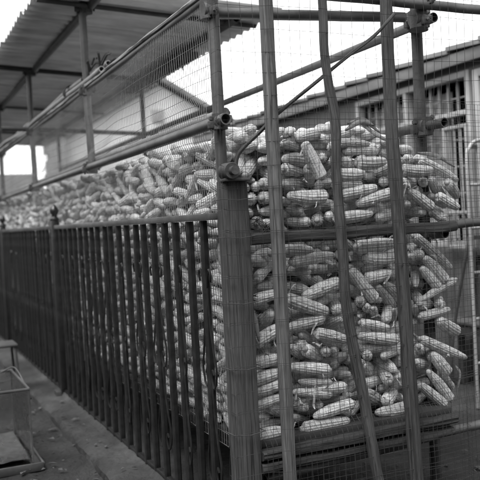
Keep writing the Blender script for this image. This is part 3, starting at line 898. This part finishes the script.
# right side face
z = .43
while z < 1.58:
    y = .25
    while y < 8:
        L_ = rd(.15, .19); an = rd(-.5, .5); yw = rd(-.5, .5); c = V((1.06 - (.03 if z > 1.4 else 0) + rd(-.02, .03), y + .08, z + rd(-.015, .015)))
        d = V((math.sin(yw) * .6, math.cos(yw) * math.cos(an), math.sin(an))) * L_ / 2; heap.append((c - d, c + d, rd(.023, .028))); y += .17
    z += .064
# top surface, two layers
TOP = []
for lay in (0, 1):
    y = .16
    while y < 10.1:
        x = .06
        while x < 1.1:
            L_ = rd(.15, .19); a = rd(0, 6.28); tl = rd(-.25, .25); c = V((x + rd(-.02, .02), y + rd(-.02, .02), 0)); c.z = top_z(c.x, c.y) - .03 - lay * .045 + rd(-.01, .02)
            d = V((math.cos(a) * math.cos(tl), math.sin(a) * math.cos(tl), math.sin(tl))) * L_ / 2
            if .03 < c.x - abs(d.x) and c.y - abs(d.y) > .02:
                (TOP if lay == 0 else heap).append((c - d, c + d, rd(.023, .028)))
            x += .10 if y < 4 else .13
        y += .085 if y < 4 else .12
CAM_ = V((-1.244, -2.927, 1.3))
cand = []
for (a, b, r) in SIDE:
    c = (a + b) / 2; dist = (c - CAM_).length
    vis = 1.0 if c.z > 1.335 else .25
    cand.append((vis / dist ** 2 * (b - a).cross(c - CAM_).length / dist, 's', a, b, r))
for (a, b, r) in TOP:
    c = (a + b) / 2; dist = (c - CAM_).length
    cand.append(((.55 if c.x < .35 or c.y < .5 else .12) / dist ** 2 * (b - a).cross(c - CAM_).length / dist, 't', a, b, r))
cand.sort(key=lambda q: -q[0])
NI = 300 - len(INFO)
for q in cand[:NI]: cob(q[2], q[3], q[4], 'side' if q[1] == 's' else 'top')
heap += [(q[2], q[3], q[4]) for q in cand[NI:]]
bm = new(); bm.verts.layers.float.new('tone')
for (a, b, r) in heap:
    k = random.randrange(4); loc, q, s = mat_for(a, b, r, random.uniform(0, 6.28))
    m_ = Matrix.Translation(loc) @ q.to_matrix().to_4x4() @ Matrix.Diagonal((s.x, s.y, s.z, 1))
    near = min((V(a) - CAM_).length, (V(b) - CAM_).length) < 6.0
    cob_geo(bm, m_, k, 14 if near else 9, 12 if near else 8, False, tone=random.random(), rs=random.uniform(0, 50))
print('heap cobs', len(heap), 'verts', len(bm.verts))
me = bpy.data.meshes.new('maize_heap'); bm.to_mesh(me); bm.free(); me.materials.append(M['cob_heap'])
o = bpy.data.objects.new('maize_heap', me); link(o); tag(o, 'dense mass of maize cobs deeper in the long crib', 'maize heap', kind='stuff')
# the packed interior below the outer cobs
# labels: where each cob lies, counted from the corner post
POLX = lambda z: (.205, .60 - .13 * min(1, max(0, (z - .35) / 1.2)), .82)
bays = {}
BANDS_F = [(1.60, 'on the crest of the heap'), (1.53, 'just under the crest'), (1.465, 'upper courses'), (1.40, 'midway between crest and mid rail'), (1.325, 'second course above the mid rail'), (1.235, 'just above the mid rail'),
           (1.14, 'first course below the mid rail'), (1.06, 'second course below the mid rail'), (.98, 'third course below the mid rail'), (.90, 'level with the fence scrolls'), (.82, 'upper middle of the lower heap'),
           (.73, 'lower middle of the lower heap'), (.64, 'fourth course above the floor'), (.555, 'third course above the floor'), (.48, 'second course above the floor'), (-1, 'resting on the floor boards')]
BAYN = ['left of first pole', 'between first two poles', 'between last two poles', 'right of stout log']
for rec in INFO:
    o, a, b, r, wh = rec; c = (a + b) / 2
    if wh == 'front':
        px = POLX(c.z); bay = sum(c.x > q for q in px)
        band = next(i for i, (zz, _) in enumerate(BANDS_F) if c.z > zz)
        bays.setdefault(('f', bay, band), []).append((c.x, rec))
    elif wh == 'side':
        band = 0 if c.z > 1.6 else 1 if c.z > 1.54 else 2 if c.z > 1.48 else 3 if c.z > 1.42 else 4 if c.z > 1.335 else 5
        bays.setdefault(('s', 0 if c.y < .8 else 1, band), []).append((c.y, rec))
    else:
        bays.setdefault(('t', 0 if c.x < .4 else 1, 0 if c.y < .45 else 1), []).append((c.y + c.x * .01, rec))
SB = ['highest course', 'second course from the top', 'third course from the top', 'fourth course from the top', 'course just above the fence', 'courses behind the pickets']
def lie(a, b):
    d = b - a
    if abs(d.y) > .72 * d.length: return 'end-on'
    s = d if d.x > 0 else -d
    e = s.z / max(.001, abs(s.x))
    return 'level' if abs(e) < .14 else ('rising' if e > 0 else 'falling') if abs(e) < 1.4 else 'upright'
for (w, bay, band), L_ in bays.items():
    L_.sort(key=lambda q: q[0]); n_ = len(L_)
    for i, (_, (o, a, b, r, wh)) in enumerate(L_):
        if w == 'f':
            pos = 'only one' if n_ == 1 else nth(i) + ' from left'
            o['label'] = f"{lie(a, b)} cob, {BANDS_F[band][1]}, {pos} {BAYN[bay]}"
        elif w == 's':
            o['label'] = f"cob in side face, {SB[band]}, {nth(i)} " + ('from the corner post' if bay == 0 else 'along beyond the nearest ones')
        else:
            o['label'] = f"cob lying on heap top, {('netting side', 'far side')[bay]}, {nth(i)} " + ('back from the front' if band == 0 else 'back along the crib')
# dry husks
def husk(pts, w, label):
    bm = new(); uvl = bm.loops.layers.uv.verify(); P = smooth_path(pts, 6); prev = None; n_ = len(P)
    for i, p in enumerate(P):
        t = i / (n_ - 1); d = (P[min(i + 1, n_ - 1)] - P[max(0, i - 1)]).normalized(); s = d.cross(V((0, -1, .15))).normalized(); ww = w * math.sin(math.pi * min(.97, t * .93 + .05)) ** .7
        ring = [bm.verts.new(p + s * ww * q + V((0, -1, 0)) * .006 * (1 - q * q) + V((0, .002 * math.sin(q * 9 + t * 5), 0))) for q in (-1, -.6, -.2, .2, .6, 1)]
        if prev:
            for k in range(5):
                f = bm.faces.new((prev[k], prev[k + 1], ring[k + 1], ring[k]))
                for l, (u, v) in zip(f.loops, ((k / 5, t), ((k + 1) / 5, t), ((k + 1) / 5, t), (k / 5, t))): l[uvl].uv = (u * w * 2, v * .3)
        prev = ring
    bmesh.ops.solidify(bm, geom=bm.faces, thickness=.0012)
    tag(obj('dry_husk', bm, M['husk'], smooth='all'), label, 'husk')
husk([(.60, .03, 1.69), (.68, .02, 1.705), (.76, .02, 1.65)], .013, 'pale folded husk leaf on the crest just left of the stout log')
husk([(.66, .03, 1.70), (.74, .015, 1.64), (.84, .01, 1.595)], .010, 'narrow pale husk tip drooping behind the stout log')
husk([(.59, .03, 1.66), (.66, .01, 1.70), (.73, .015, 1.68)], .014, 'arched husk leaf over the cobs beside the crooked pole')
husk([(.97, .05, 1.56), (1.08, .04, 1.545), (1.17, .03, 1.49)], .012, 'long husk leaf arching over the top right cobs')
husk([(.055, .0, 1.0), (.062, -.003, .93), (.058, .0, .85)], .012, 'ragged husk hanging beside the corner post under the silk tuft')
husk([(.09, .01, .95), (.10, -.003, .88), (.115, .005, .80)], .013, 'ragged husk hanging left of the first pole at mid height')
husk([(1.14, .06, .57), (1.16, .05, .53), (1.155, .06, .46)], .007, 'thin frayed husk lowest at the right edge of the pile')
random.seed(77); bm = new(); uvl = bm.loops.layers.uv.verify()
def shred(p, d, side, l, w):
    P = [p + d * l * (q / 5 - .5) + V((0, -1, 0)) * .006 * math.sin(q * 1.3 + l * 90) + V((0, 0, .008 * math.sin(q + l * 200))) for q in range(6)]; pr_ = None
    for q, pp in enumerate(P):
        ww = w * math.sin(math.pi * (q + .4) / 5.8); r_ = (bm.verts.new(pp - side * ww), bm.verts.new(pp + side * ww + V((0, -.002, .001))))
        if pr_:
            f = bm.faces.new((pr_[0], r_[0], r_[1], pr_[1]))
            for lp, uv_ in zip(f.loops, ((0, q / 5), (0, (q + 1) / 5), (.02, (q + 1) / 5), (.02, q / 5))): lp[uvl].uv = uv_
        pr_ = r_
for k in range(330):
    a = rd(0, 6.28); l = rd(.02, .075)
    if k % 3 == 0: p = V((rd(.09, 1.12), rd(.012, .03), rd(.42, 1.62))); d = V((math.cos(a), rd(-.2, .2), math.sin(a))).normalized(); s_ = d.cross(V((0, 1, 0))).normalized()
    else: p = V((rd(.02, .04), rd(.1, 4.5), rd(.42, 1.66))); d = V((rd(-.2, .2), math.cos(a), math.sin(a))).normalized(); s_ = d.cross(V((1, 0, 0))).normalized()
    shred(p, d, s_, l, rd(.002, .006))
tag(obj('husk_shreds', bm, M['husk'], smooth='all', origin=(.5, 0, .4)), 'dry husk shreds caught between the cobs behind the netting', 'husk shreds', kind='stuff')
def silk(c, n, l, label, seed):
    random.seed(seed); bm = new(); c = V(c)
    for k in range(n):
        d = V((rd(-1, 1), rd(-.9, .1), rd(-.8, .8))).normalized() * l; e = V((rd(-1, 1), rd(-.5, .3), rd(-1, .4))) * l * .6
        sweep(bm, smooth_path([c, c + d * .6, c + d + e], 3), .0012, 4)
    tag(obj('silk_tuft', bm, M['silk'], smooth='all'), label, 'maize silk')
silk((.085, .005, .985), 40, .025, 'dark silk tuft beside the corner post below the mid rail', 1)
silk((.17, .0, 1.262), 40, .03, 'dark silk tuft on the decayed cob left of the first pole', 2)
silk((.13, .0, 1.29), 24, .02, 'small dark silk tuft just above the larger one near the corner', 3)
# ------------------------------------------------------------------ tiled house on the right
HX = 3.0
t = empty('tiled_house', (HX, 4.5, -.06), 'long low grey house with stepped tile eave and barred window', 'house')
y0w, y1w, z0w, z1w = 2.03, 3.68, .98, 2.38
bm = new()
bx(bm, HX, HX + .2, -.6, y0w, -.06, 2.50); bx(bm, HX, HX + .2, y1w, 7.6, -.06, 2.50); bx(bm, HX, HX + .2, y0w, y1w, -.06, z0w); bx(bm, HX, HX + .2, y0w, y1w, z1w, 2.50)
bx(bm, HX + .2, 6.5, 7.4, 7.6, -.06, 2.50); bx(bm, HX + .2, 6.5, -.6, -.4, -.06, 2.50); bx(bm, 6.3, 6.5, -.4, 7.4, -.06, 2.50)
obj('wall', bm, M['housewall'], t, False)
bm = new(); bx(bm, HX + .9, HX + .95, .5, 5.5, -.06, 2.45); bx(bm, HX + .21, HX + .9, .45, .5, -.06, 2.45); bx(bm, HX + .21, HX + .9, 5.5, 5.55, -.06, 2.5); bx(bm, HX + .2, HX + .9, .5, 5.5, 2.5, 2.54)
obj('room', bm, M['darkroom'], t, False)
bm = new()   # roof in courses: overlapping tile strips stepping along the eave
y = -.9; k = 0
while y < 8.1:
    w = .40; x0, x1, zA, zB = HX - .13, 4.9, 2.515, 2.70
    for i in range(1):
        m0 = .026
        a = [V((x0 + random.uniform(-.012, .012), y, zA)), V((x1, y, zB)), V((x1, y + w, zB + m0)), V((x0, y + w, zA + m0))]
        b_ = [q + V((0, 0, .035)) for q in a]
        va = [bm.verts.new(q) for q in a]; vb = [bm.verts.new(q) for q in b_]
        bm.faces.new(va[::-1]); bm.faces.new(vb)
        for q in range(4): bm.faces.new((va[q], va[(q + 1) % 4], vb[(q + 1) % 4], vb[q]))
    y += w - .02; k += 1
bx(bm, 4.85, 5.0, -.9, 8.1, 2.70, 2.80)
rb = obj('roof', bm, M['tile'], t, False)
bm = new(); 
va = [bm.verts.new(q) for q in ((6.85, -.9, 2.50), (4.92, -.9, 2.70), (4.92, 8.1, 2.70), (6.85, 8.1, 2.50))]; vb = [bm.verts.new(v.co + V((0, 0, .05))) for v in va]
bm.faces.new(va[::-1]); bm.faces.new(vb)
for q in range(4): bm.faces.new((va[q], va[(q + 1) % 4], vb[(q + 1) % 4], vb[q]))
obj('roof', bm, M['tile'], t, False)
bm = new()
for yy in (-.6, 7.4):
    v_ = [bm.verts.new(q) for q in ((HX, yy, 2.5), (6.5, yy, 2.5), (4.92, yy, 2.69), (HX, yy + .2, 2.5), (6.5, yy + .2, 2.5), (4.92, yy + .2, 2.69))]
    bm.faces.new((v_[0], v_[1], v_[2])); bm.faces.new((v_[5], v_[4], v_[3])); bm.faces.new((v_[0], v_[2], v_[5], v_[3])); bm.faces.new((v_[1], v_[4], v_[5], v_[2]))
obj('gable', bm, M['housewall'], t, False)
bm = new(); bx(bm, HX - .11, HX - .08, -.8, 7.9, 2.42, 2.51, .003)
for k in range(30): bx(bm, HX - .08, HX - .003, -.6 + k * .29, -.55 + k * .29, 2.44, 2.49)
obj('eave', bm, M['eave'], t)
w = empty('window', (0, 0, 0), None, None); w.parent = t; w.location = V((HX, y0w, z0w)) - V((HX, 4.5, -.06))
del w
# window as parts of the house: frame, bars
win = None
bm = new()
for a, b in ((y0w, y0w + .05), (y1w - .05, y1w), (2.86, 2.90)): bx(bm, HX - .02, HX + .06, a, b, z0w, z1w, .003)
for a, b in ((z1w - .05, z1w), (z0w, z0w + .05), (2.035, 2.075)): bx(bm, HX - .023, HX + .063, y0w + .05, y1w - .05, a, b, .003)
win = obj('window', bm, M['white'], t)
bm = new(); yy = y0w + .14
while yy < y1w - .06: sweep(bm, line((HX + .085, yy, z0w + .02), (HX + .085, yy, z1w - .02)), .011, 8, square=True); yy += .118
for z in (1.2, 1.42, 1.64, 1.86, 2.2): sweep(bm, line((HX + .1, y0w + .04, z), (HX + .1, y1w - .04, z)), .007, 8)
obj('grille', bm, M['white'], win)
bm = new(); n_ = 90; pr_ = None
for i in range(n_ + 1):
    yy = 2.45 + (y1w - 2.45) * i / n_; x = HX + .16 + .018 * math.sin(i * .9) + .01 * math.sin(i * .37)
    pp = (bm.verts.new((x, yy, z0w + .06)), bm.verts.new((x, yy, z1w - .1)))
    if pr_: bm.faces.new((pr_[0], pp[0], pp[1], pr_[1]))
    pr_ = pp
obj('curtain', bm, M['curtain'], win, 'all')
bm = new(); bx(bm, HX - .05, HX + .0, y0w - .05, y1w + .05, z0w - .06, z0w - .003, .004); obj('sill', bm, M['panel'], win)
bm = new(); bx(bm, HX - .04, HX - .002, 1.90, 1.965, .2, 2.36, .004); bx(bm, HX - .04, HX - .002, 1.1, 1.16, .2, 2.36, .004); bx(bm, HX - .04, HX - .002, 1.16, 1.90, 2.30, 2.36, .004)
dr = obj('door', bm, M['white'], t)
bm = new(); bx(bm, HX - .02, HX - .003, 1.16, 1.90, .2, 2.30, .003); obj('door_leaf', bm, M['panel'], dr)
for o in list(COL.objects):
    if o.name.startswith('window') and o.type == 'EMPTY': bpy.data.objects.remove(o)

# white metal casement leaf standing open in front of the window
t = empty('casement_frame', (2.86, 2.1, .80), 'open white metal casement frame with bars beside the house window', 'window frame')
bm = new(); za, zb, ya, yb = .98, 1.945, 1.93, 2.22
for a, b in ((ya, ya + .028), (yb - .028, yb)): bx(bm, 2.85, 2.875, a, b, za, zb, .003)
for a, b in ((zb - .028, zb), (za, za + .028), (1.25, 1.275)): bx(bm, 2.848, 2.877, ya + .028, yb - .028, a, b, .003)
obj('frame', bm, M['white'], t)
bm = new()
for k in range(3): sweep(bm, line((2.863, ya + .08 + k * .075, za + .02), (2.863, ya + .08 + k * .075, zb - .02)), .007, 8)
obj('bars', bm, M['white'], t)
bm = new(); bx(bm, 2.855, 2.985, ya + .01, ya + .03, 1.05, 1.08); obj('hinge', bm, M['steel_dark'], t)
bm = new(); bx(bm, 2.855, 2.985, ya + .01, ya + .03, 1.75, 1.78); obj('hinge', bm, M['steel_dark'], t)

# arched tubular rack at the right edge
t = empty('tube_rack', (2.45, 1.3, -.06), 'arched pale ladder-like tubular rack standing at the right edge before the house', 'rack')
ys = 1.3
bm = new(); sweep(bm, smooth_path([(2.31, ys, -.05), (2.31, ys, 1.1), (2.31, ys, 1.6), (2.34, ys, 1.70), (2.41, ys, 1.745), (2.60, ys, 1.75), (2.69, ys, 1.70), (2.72, ys, 1.6), (2.72, ys, 1.1), (2.72, ys, -.05)], 8), .0125, 12)
obj('hoop', bm, M['white'], t)
for z in (1.45, 1.16, .86, .55, .25):
    bm = new(); sweep(bm, line((2.32, ys, z), (2.71, ys, z)), .010, 10); obj('cross_bar', bm, M['white'], t)
bm = new()
for sx in (2.31, 2.72): sweep(bm, smooth_path([(sx, ys + .01, 1.1), (sx, ys + .2, .5), (sx, ys + .32, -.05)], 6), .011, 10)
obj('rear_leg', bm, M['steel'], t)
bm = new(); bx(bm, 2.40, 2.67, ys + .02, ys + .04, .60, .84, .004); obj('back_panel', bm, M['panel'], t)

# ribbed sheet leaning under the window, bench
bm = new(); n_ = 150; pr_ = None
for i in range(n_ + 1):
    yy = 1.98 + 1.5 * i / n_; dx = .009 * math.sin(i * .55)
    pp = [bm.verts.new(q) for q in ((2.80 + dx, yy, -.05), (2.93 + dx, yy, .955), (2.935 + dx, yy, .955), (2.805 + dx, yy, -.05))]
    if pr_:
        for k in range(4): bm.faces.new((pr_[k], pp[k], pp[(k + 1) % 4], pr_[(k + 1) % 4]))
    else: bm.faces.new(pp[::-1])
    pr_ = pp
bm.faces.new(pr_)
tag(obj('ribbed_sheet', bm, M['panel']), 'grey ribbed metal sheet leaning on the house wall below the window', 'metal sheet')
t = empty('low_bench', (2.55, 1.6, -.06), 'low dark bench with a pale top edge before the ribbed sheet', 'bench')
bm = new()
for k in range(2): bx(bm, 2.60 + k * .095, 2.685 + k * .095, 1.0, 2.02, .43, .455, .004)
obj('seat', bm, M['panel'], t)
for (x, y) in ((2.63, 1.03), (2.63, 1.98), (2.755, 1.03), (2.755, 1.98)):
    bm = new(); bx(bm, x - .022, x + .022, y - .022, y + .022, -.055, .427, .003); obj('leg', bm, M['panel'], t)
bm = new(); bx(bm, 2.61, 2.63, 1.06, 1.95, .36, .425); obj('apron', bm, M['steel_dark'], t)
# dark crate under the bench and a barrel-like basket further along
t = empty('dark_crate', (2.2, 2.7, -.06), 'dark slatted crate on the ground beyond the bench', 'crate')
bm = new()
for k in range(4): bx(bm, 2.0, 2.4, 2.45, 2.47, -.05 + k * .095, .03 + k * .095); bx(bm, 1.98, 1.997, 2.45, 3.0, -.05 + k * .095, .03 + k * .095); bx(bm, 2.0, 2.4, 2.98, 3.0, -.05 + k * .095, .03 + k * .095); bx(bm, 2.403, 2.42, 2.45, 3.0, -.05 + k * .095, .03 + k * .095)
obj('slats', bm, M['wood_dark'], t, False)
bm = new(); bx(bm, 2.0, 2.4, 2.475, 2.975, -.05, -.03); obj('base', bm, M['wood_dark'], t, False)

# ------------------------------------------------------------------ gabled building behind
t = empty('gabled_building', (3.8, 12, -.06), 'pale rendered building with a pointed gable behind the crib', 'building')
bm = new()
pts = [(1.9, -.07), (5.9, -.07), (5.9, 2.86), (3.8, 4.03), (1.9, 2.96)]
va = [bm.verts.new((x, 12, z)) for x, z in pts]; vb = [bm.verts.new((x, 12.7, z)) for x, z in pts]
bm.faces.new(va); bm.faces.new(vb[::-1])
for q in range(5): bm.faces.new((va[q], vb[q], vb[(q + 1) % 5], va[(q + 1) % 5]))
bmesh.ops.recalc_face_normals(bm, faces=bm.faces)
obj('wall', bm, M['render'], t, False)
bm = new()
for (xa, za, xb, zb) in ((1.68, 2.90, 3.8, 4.09), (6.12, 2.80, 3.8, 4.09)):
    d = V((xb - xa, 0, zb - za)).normalized(); n_ = V((-d.z, 0, d.x)); n_ = n_ if n_.z > 0 else -n_
    a = V((xa, 11.82, za)); b = V((xb, 11.82, zb)); P = [a, b, b + n_ * .09, a + n_ * .09]
    va = [bm.verts.new(q) for q in P]; vb = [bm.verts.new(q + V((0, .95, 0))) for q in P]
    bm.faces.new(va); bm.faces.new(vb[::-1])
    for q in range(4): bm.faces.new((va[q], vb[q], vb[(q + 1) % 4], va[(q + 1) % 4]))
bmesh.ops.recalc_face_normals(bm, faces=bm.faces)
obj('roof', bm, M['tile'], t, False)
bm = new(); bx(bm, 3.62, 3.86, 11.96, 11.997, 3.30, 3.55); 
for k in range(4): bx(bm, 3.64, 3.84, 11.94, 11.957, 3.33 + k * .055, 3.36 + k * .055)
obj('vent', bm, M['white'], t, False)
bm = new(); bx(bm, 1.95, 3.85, 12.85, 13.4, -.07, 4.02); bx(bm, 1.9, 3.9, 12.8, 13.45, 4.023, 4.10)
tag(obj('rear_wall', bm, M['eave'], smooth=False), 'dark flat topped wall rising behind the left slope of the pale gable', 'wall')
# narrow brick pier, left of the gabled building
t = empty('brick_pier', (1.62, 11.9, -.06), 'ragged grey pier at the left end of the pale gabled building', 'pier')
bm = new(); random.seed(2)
z = -.07
while z < 3.05: bx(bm, 1.50 + random.uniform(-.05, .04) + (0 if z > 2.6 or z < 2.3 else .05), 1.88, 11.8, 11.98, z, z + .118); z += .12
obj('masonry', bm, M['brickwall'], t, False)
bm = new(); bx(bm, 1.3, 1.9, 11.75, 12, 3.06, 3.18); obj('cap', bm, M['brickwall'], t, False)
# far boundary wall
bm = new(); bx(bm, -7, 1.3, 12.05, 12.3, -.07, 2.36, .01)
tag(obj('boundary_wall', bm, M['brickwall'], smooth=False), 'low grey wall closing the yard beyond the far end of the crib', 'wall')
bm = new(); bx(bm, 5.95, 14, 13.0, 13.3, -.07, 2.3); tag(obj('boundary_wall', bm, M['brickwall'], smooth=False), 'grey wall behind the right of the gabled building', 'wall')

# added unseen walls, left and behind, to shade the fence side and ground
t = empty('added_shade_walls', (-3.4, 3, -.06), 'added plain walls, unseen to the left and behind, shading fence and ground', 'house')
bm = new(); bx(bm, -3.7, -3.1, -6.6, 12, -.07, 3.4); bx(bm, -3.1, 5.5, -6.6, -6.2, -.07, 6.5); obj('wall', bm, M['brickwall'], t, False)
bm = new(); bx(bm, -3.13, -3.097, 1, 2, -.05, 2.1); obj('door', bm, M['wood_dark'], t, False)  # door shape on the added wall, unseen too

# ------------------------------------------------------------------ glass tank on the ground, lower left
tx0, tx1, ty0, ty1, tz = -1.18, -.56, 1.70, 2.42, .40
t = empty('glass_tank', ((tx0 + tx1) / 2, (ty0 + ty1) / 2, -.06), 'open glass tank with metal edging on a tray, lower left corner', 'tank')
bm = new(); g = .008
c4 = [(tx0, ty0), (tx1, ty0), (tx1, ty1), (tx0, ty1)]
for i in range(4):
    a, b = c4[i], c4[(i + 1) % 4]
    sweep(bm, [(*a, tz), (*b, tz)], g, 10, square=True)
    sweep(bm, [(*a, -.02), (*a, tz)], g * .7, 8, square=True)
sweep(bm, smooth_path([(tx1 - .07, ty1 - .04, tz), (tx1 + .005, ty1 - .12, tz + .035), (tx1 + .01, ty0 + .25, tz + .0), (tx1 + .012, ty0 + .02, tz - .06)], 6), g * .6, 8)
obj('edging', bm, M['steel'], t)
bm = new()
e = .004
bx(bm, tx0 + .01, tx1 - .01, ty0 - e / 2, ty0 + e / 2, -.03, tz - .012); bx(bm, tx0 + .01, tx1 - .01, ty1 - e / 2, ty1 + e / 2, -.03, tz - .012)
bx(bm, tx1 - e / 2, tx1 + e / 2, ty0 + .01, ty1 - .01, -.03, tz - .012); bx(bm, tx0 - e / 2, tx0 + e / 2, ty0 + .01, ty1 - .01, -.03, tz - .012)
obj('glass', bm, M['glass'], t, False)
bm = new(); bx(bm, tx0 - .05, tx1 + .05, ty0 - .05, ty1 + .05, -.062, -.038, .004); bx(bm, tx0 - .05, tx1 + .05, ty0 - .058, ty0 - .045, -.06, -.012, .003); bx(bm, tx1 + .045, tx1 + .057, ty0 - .045, ty1 + .05, -.06, -.018, .003)
obj('tray', bm, M['steel'], t)
bm = new(); nx_ = 40; gg = [[bm.verts.new((tx0 + .012 + (tx1 - tx0 - .024) * a / nx_, ty0 + .012 + (ty1 - ty0 - .024) * b / nx_, .000 + .005 * noise.fractal(V((a * .16, b * .16, 3)), .8, 2, 5))) for b in range(nx_ + 1)] for a in range(nx_ + 1)]
for a in range(nx_):
    for b in range(nx_): bm.faces.new((gg[a][b], gg[a + 1][b], gg[a + 1][b + 1], gg[a][b + 1]))
lo = bm.faces.new([bm.verts.new((x, y, -.034)) for x, y in ((tx0 + .012, ty0 + .012), (tx0 + .012, ty1 - .012), (tx1 - .012, ty1 - .012), (tx1 - .012, ty0 + .012))])
obj('grain_bed', bm, nmat('grain_bed', .055, .9, .5, 30, .8, 120), t, 'all')
# small metal stool further back
t = empty('metal_stool', (-.46, 3.8, -.06), 'small worn metal stool standing behind the glass tank', 'stool')
bm = new(); bx(bm, -.62, -.33, 3.68, 3.96, .37, .395, .01); obj('seat', bm, M['steel'], t)
for sx in (-.60, -.35):
    for sy in (3.70, 3.94):
        bm = new(); sweep(bm, line((sx + (sx + .475) * .15, sy, -.055), (sx, sy, .37)), .010, 10); obj('leg', bm, M['steel'], t)
bm = new(); sweep(bm, smooth_path([(-.60, 3.70, .12), (-.475, 3.69, .10), (-.35, 3.70, .12)], 4), .007, 8); obj('stretcher', bm, M['steel'], t)

# ------------------------------------------------------------------ camera (2 x f0.. built from yaw, pitch, roll)
yaw, pitch, roll = R(23.9), R(-1.46), R(3.1)
f0 = V((math.sin(yaw), math.cos(yaw), 0)); r0 = V((math.cos(yaw), -math.sin(yaw), 0))
f_ = V((f0.x * math.cos(pitch), f0.y * math.cos(pitch), math.sin(pitch))); u0 = r0.cross(f_)
rr = r0 * math.cos(roll) - u0 * math.sin(roll); uu = u0 * math.cos(roll) + r0 * math.sin(roll)
cd = bpy.data.cameras.new('camera'); co = bpy.data.objects.new('camera', cd); link(co)
m = Matrix(((rr.x, uu.x, -f_.x), (rr.y, uu.y, -f_.y), (rr.z, uu.z, -f_.z))).to_4x4(); m.translation = V((-1.24441, -2.92680, 1.3)); co.matrix_world = m
cd.lens = 80; cd.sensor_width = 80 * 480 / 794.; cd.clip_start = .05; cd.clip_end = 500
cd.dof.use_dof = True; cd.dof.focus_distance = 3.45; cd.dof.aperture_fstop = 3.8
SC.camera = co

# ------------------------------------------------------------------ light
wd = bpy.data.worlds.new('World'); SC.world = wd; wd.use_nodes = True
nt = wd.node_tree; bg = nt.nodes['Background']
sk = nt.nodes.new('ShaderNodeTexSky'); sk.sky_type = 'NISHITA'; sk.sun_disc = False
SUN_EL, SUN_AZ = R(60), R(-126)     # thin cloud; brightest part of the sky high up to the left, azimuth from +Y towards +X
sk.sun_elevation = SUN_EL; sk.sun_rotation = SUN_AZ; sk.dust_density = 2; sk.air_density = 1
bw = nt.nodes.new('ShaderNodeRGBToBW'); nt.links.new(sk.outputs[0], bw.inputs[0]); nt.links.new(bw.outputs[0], bg.inputs['Color'])
bg.inputs['Strength'].default_value = .15
sd = bpy.data.lights.new('sun', 'SUN'); sd.energy = .6; sd.angle = R(30); so = bpy.data.objects.new('sun', sd); link(so)
d = V((math.sin(SUN_AZ) * math.cos(SUN_EL), math.cos(SUN_AZ) * math.cos(SUN_EL), math.sin(SUN_EL)))
so.rotation_mode = 'QUATERNION'; so.rotation_quaternion = d.to_track_quat('Z', 'Y')
vs = SC.view_settings; vs.view_transform = 'Standard'; vs.look = 'None'; vs.exposure = 2.1; vs.gamma = 1; vs.use_curve_mapping = False
SC.cycles.max_bounces = 6
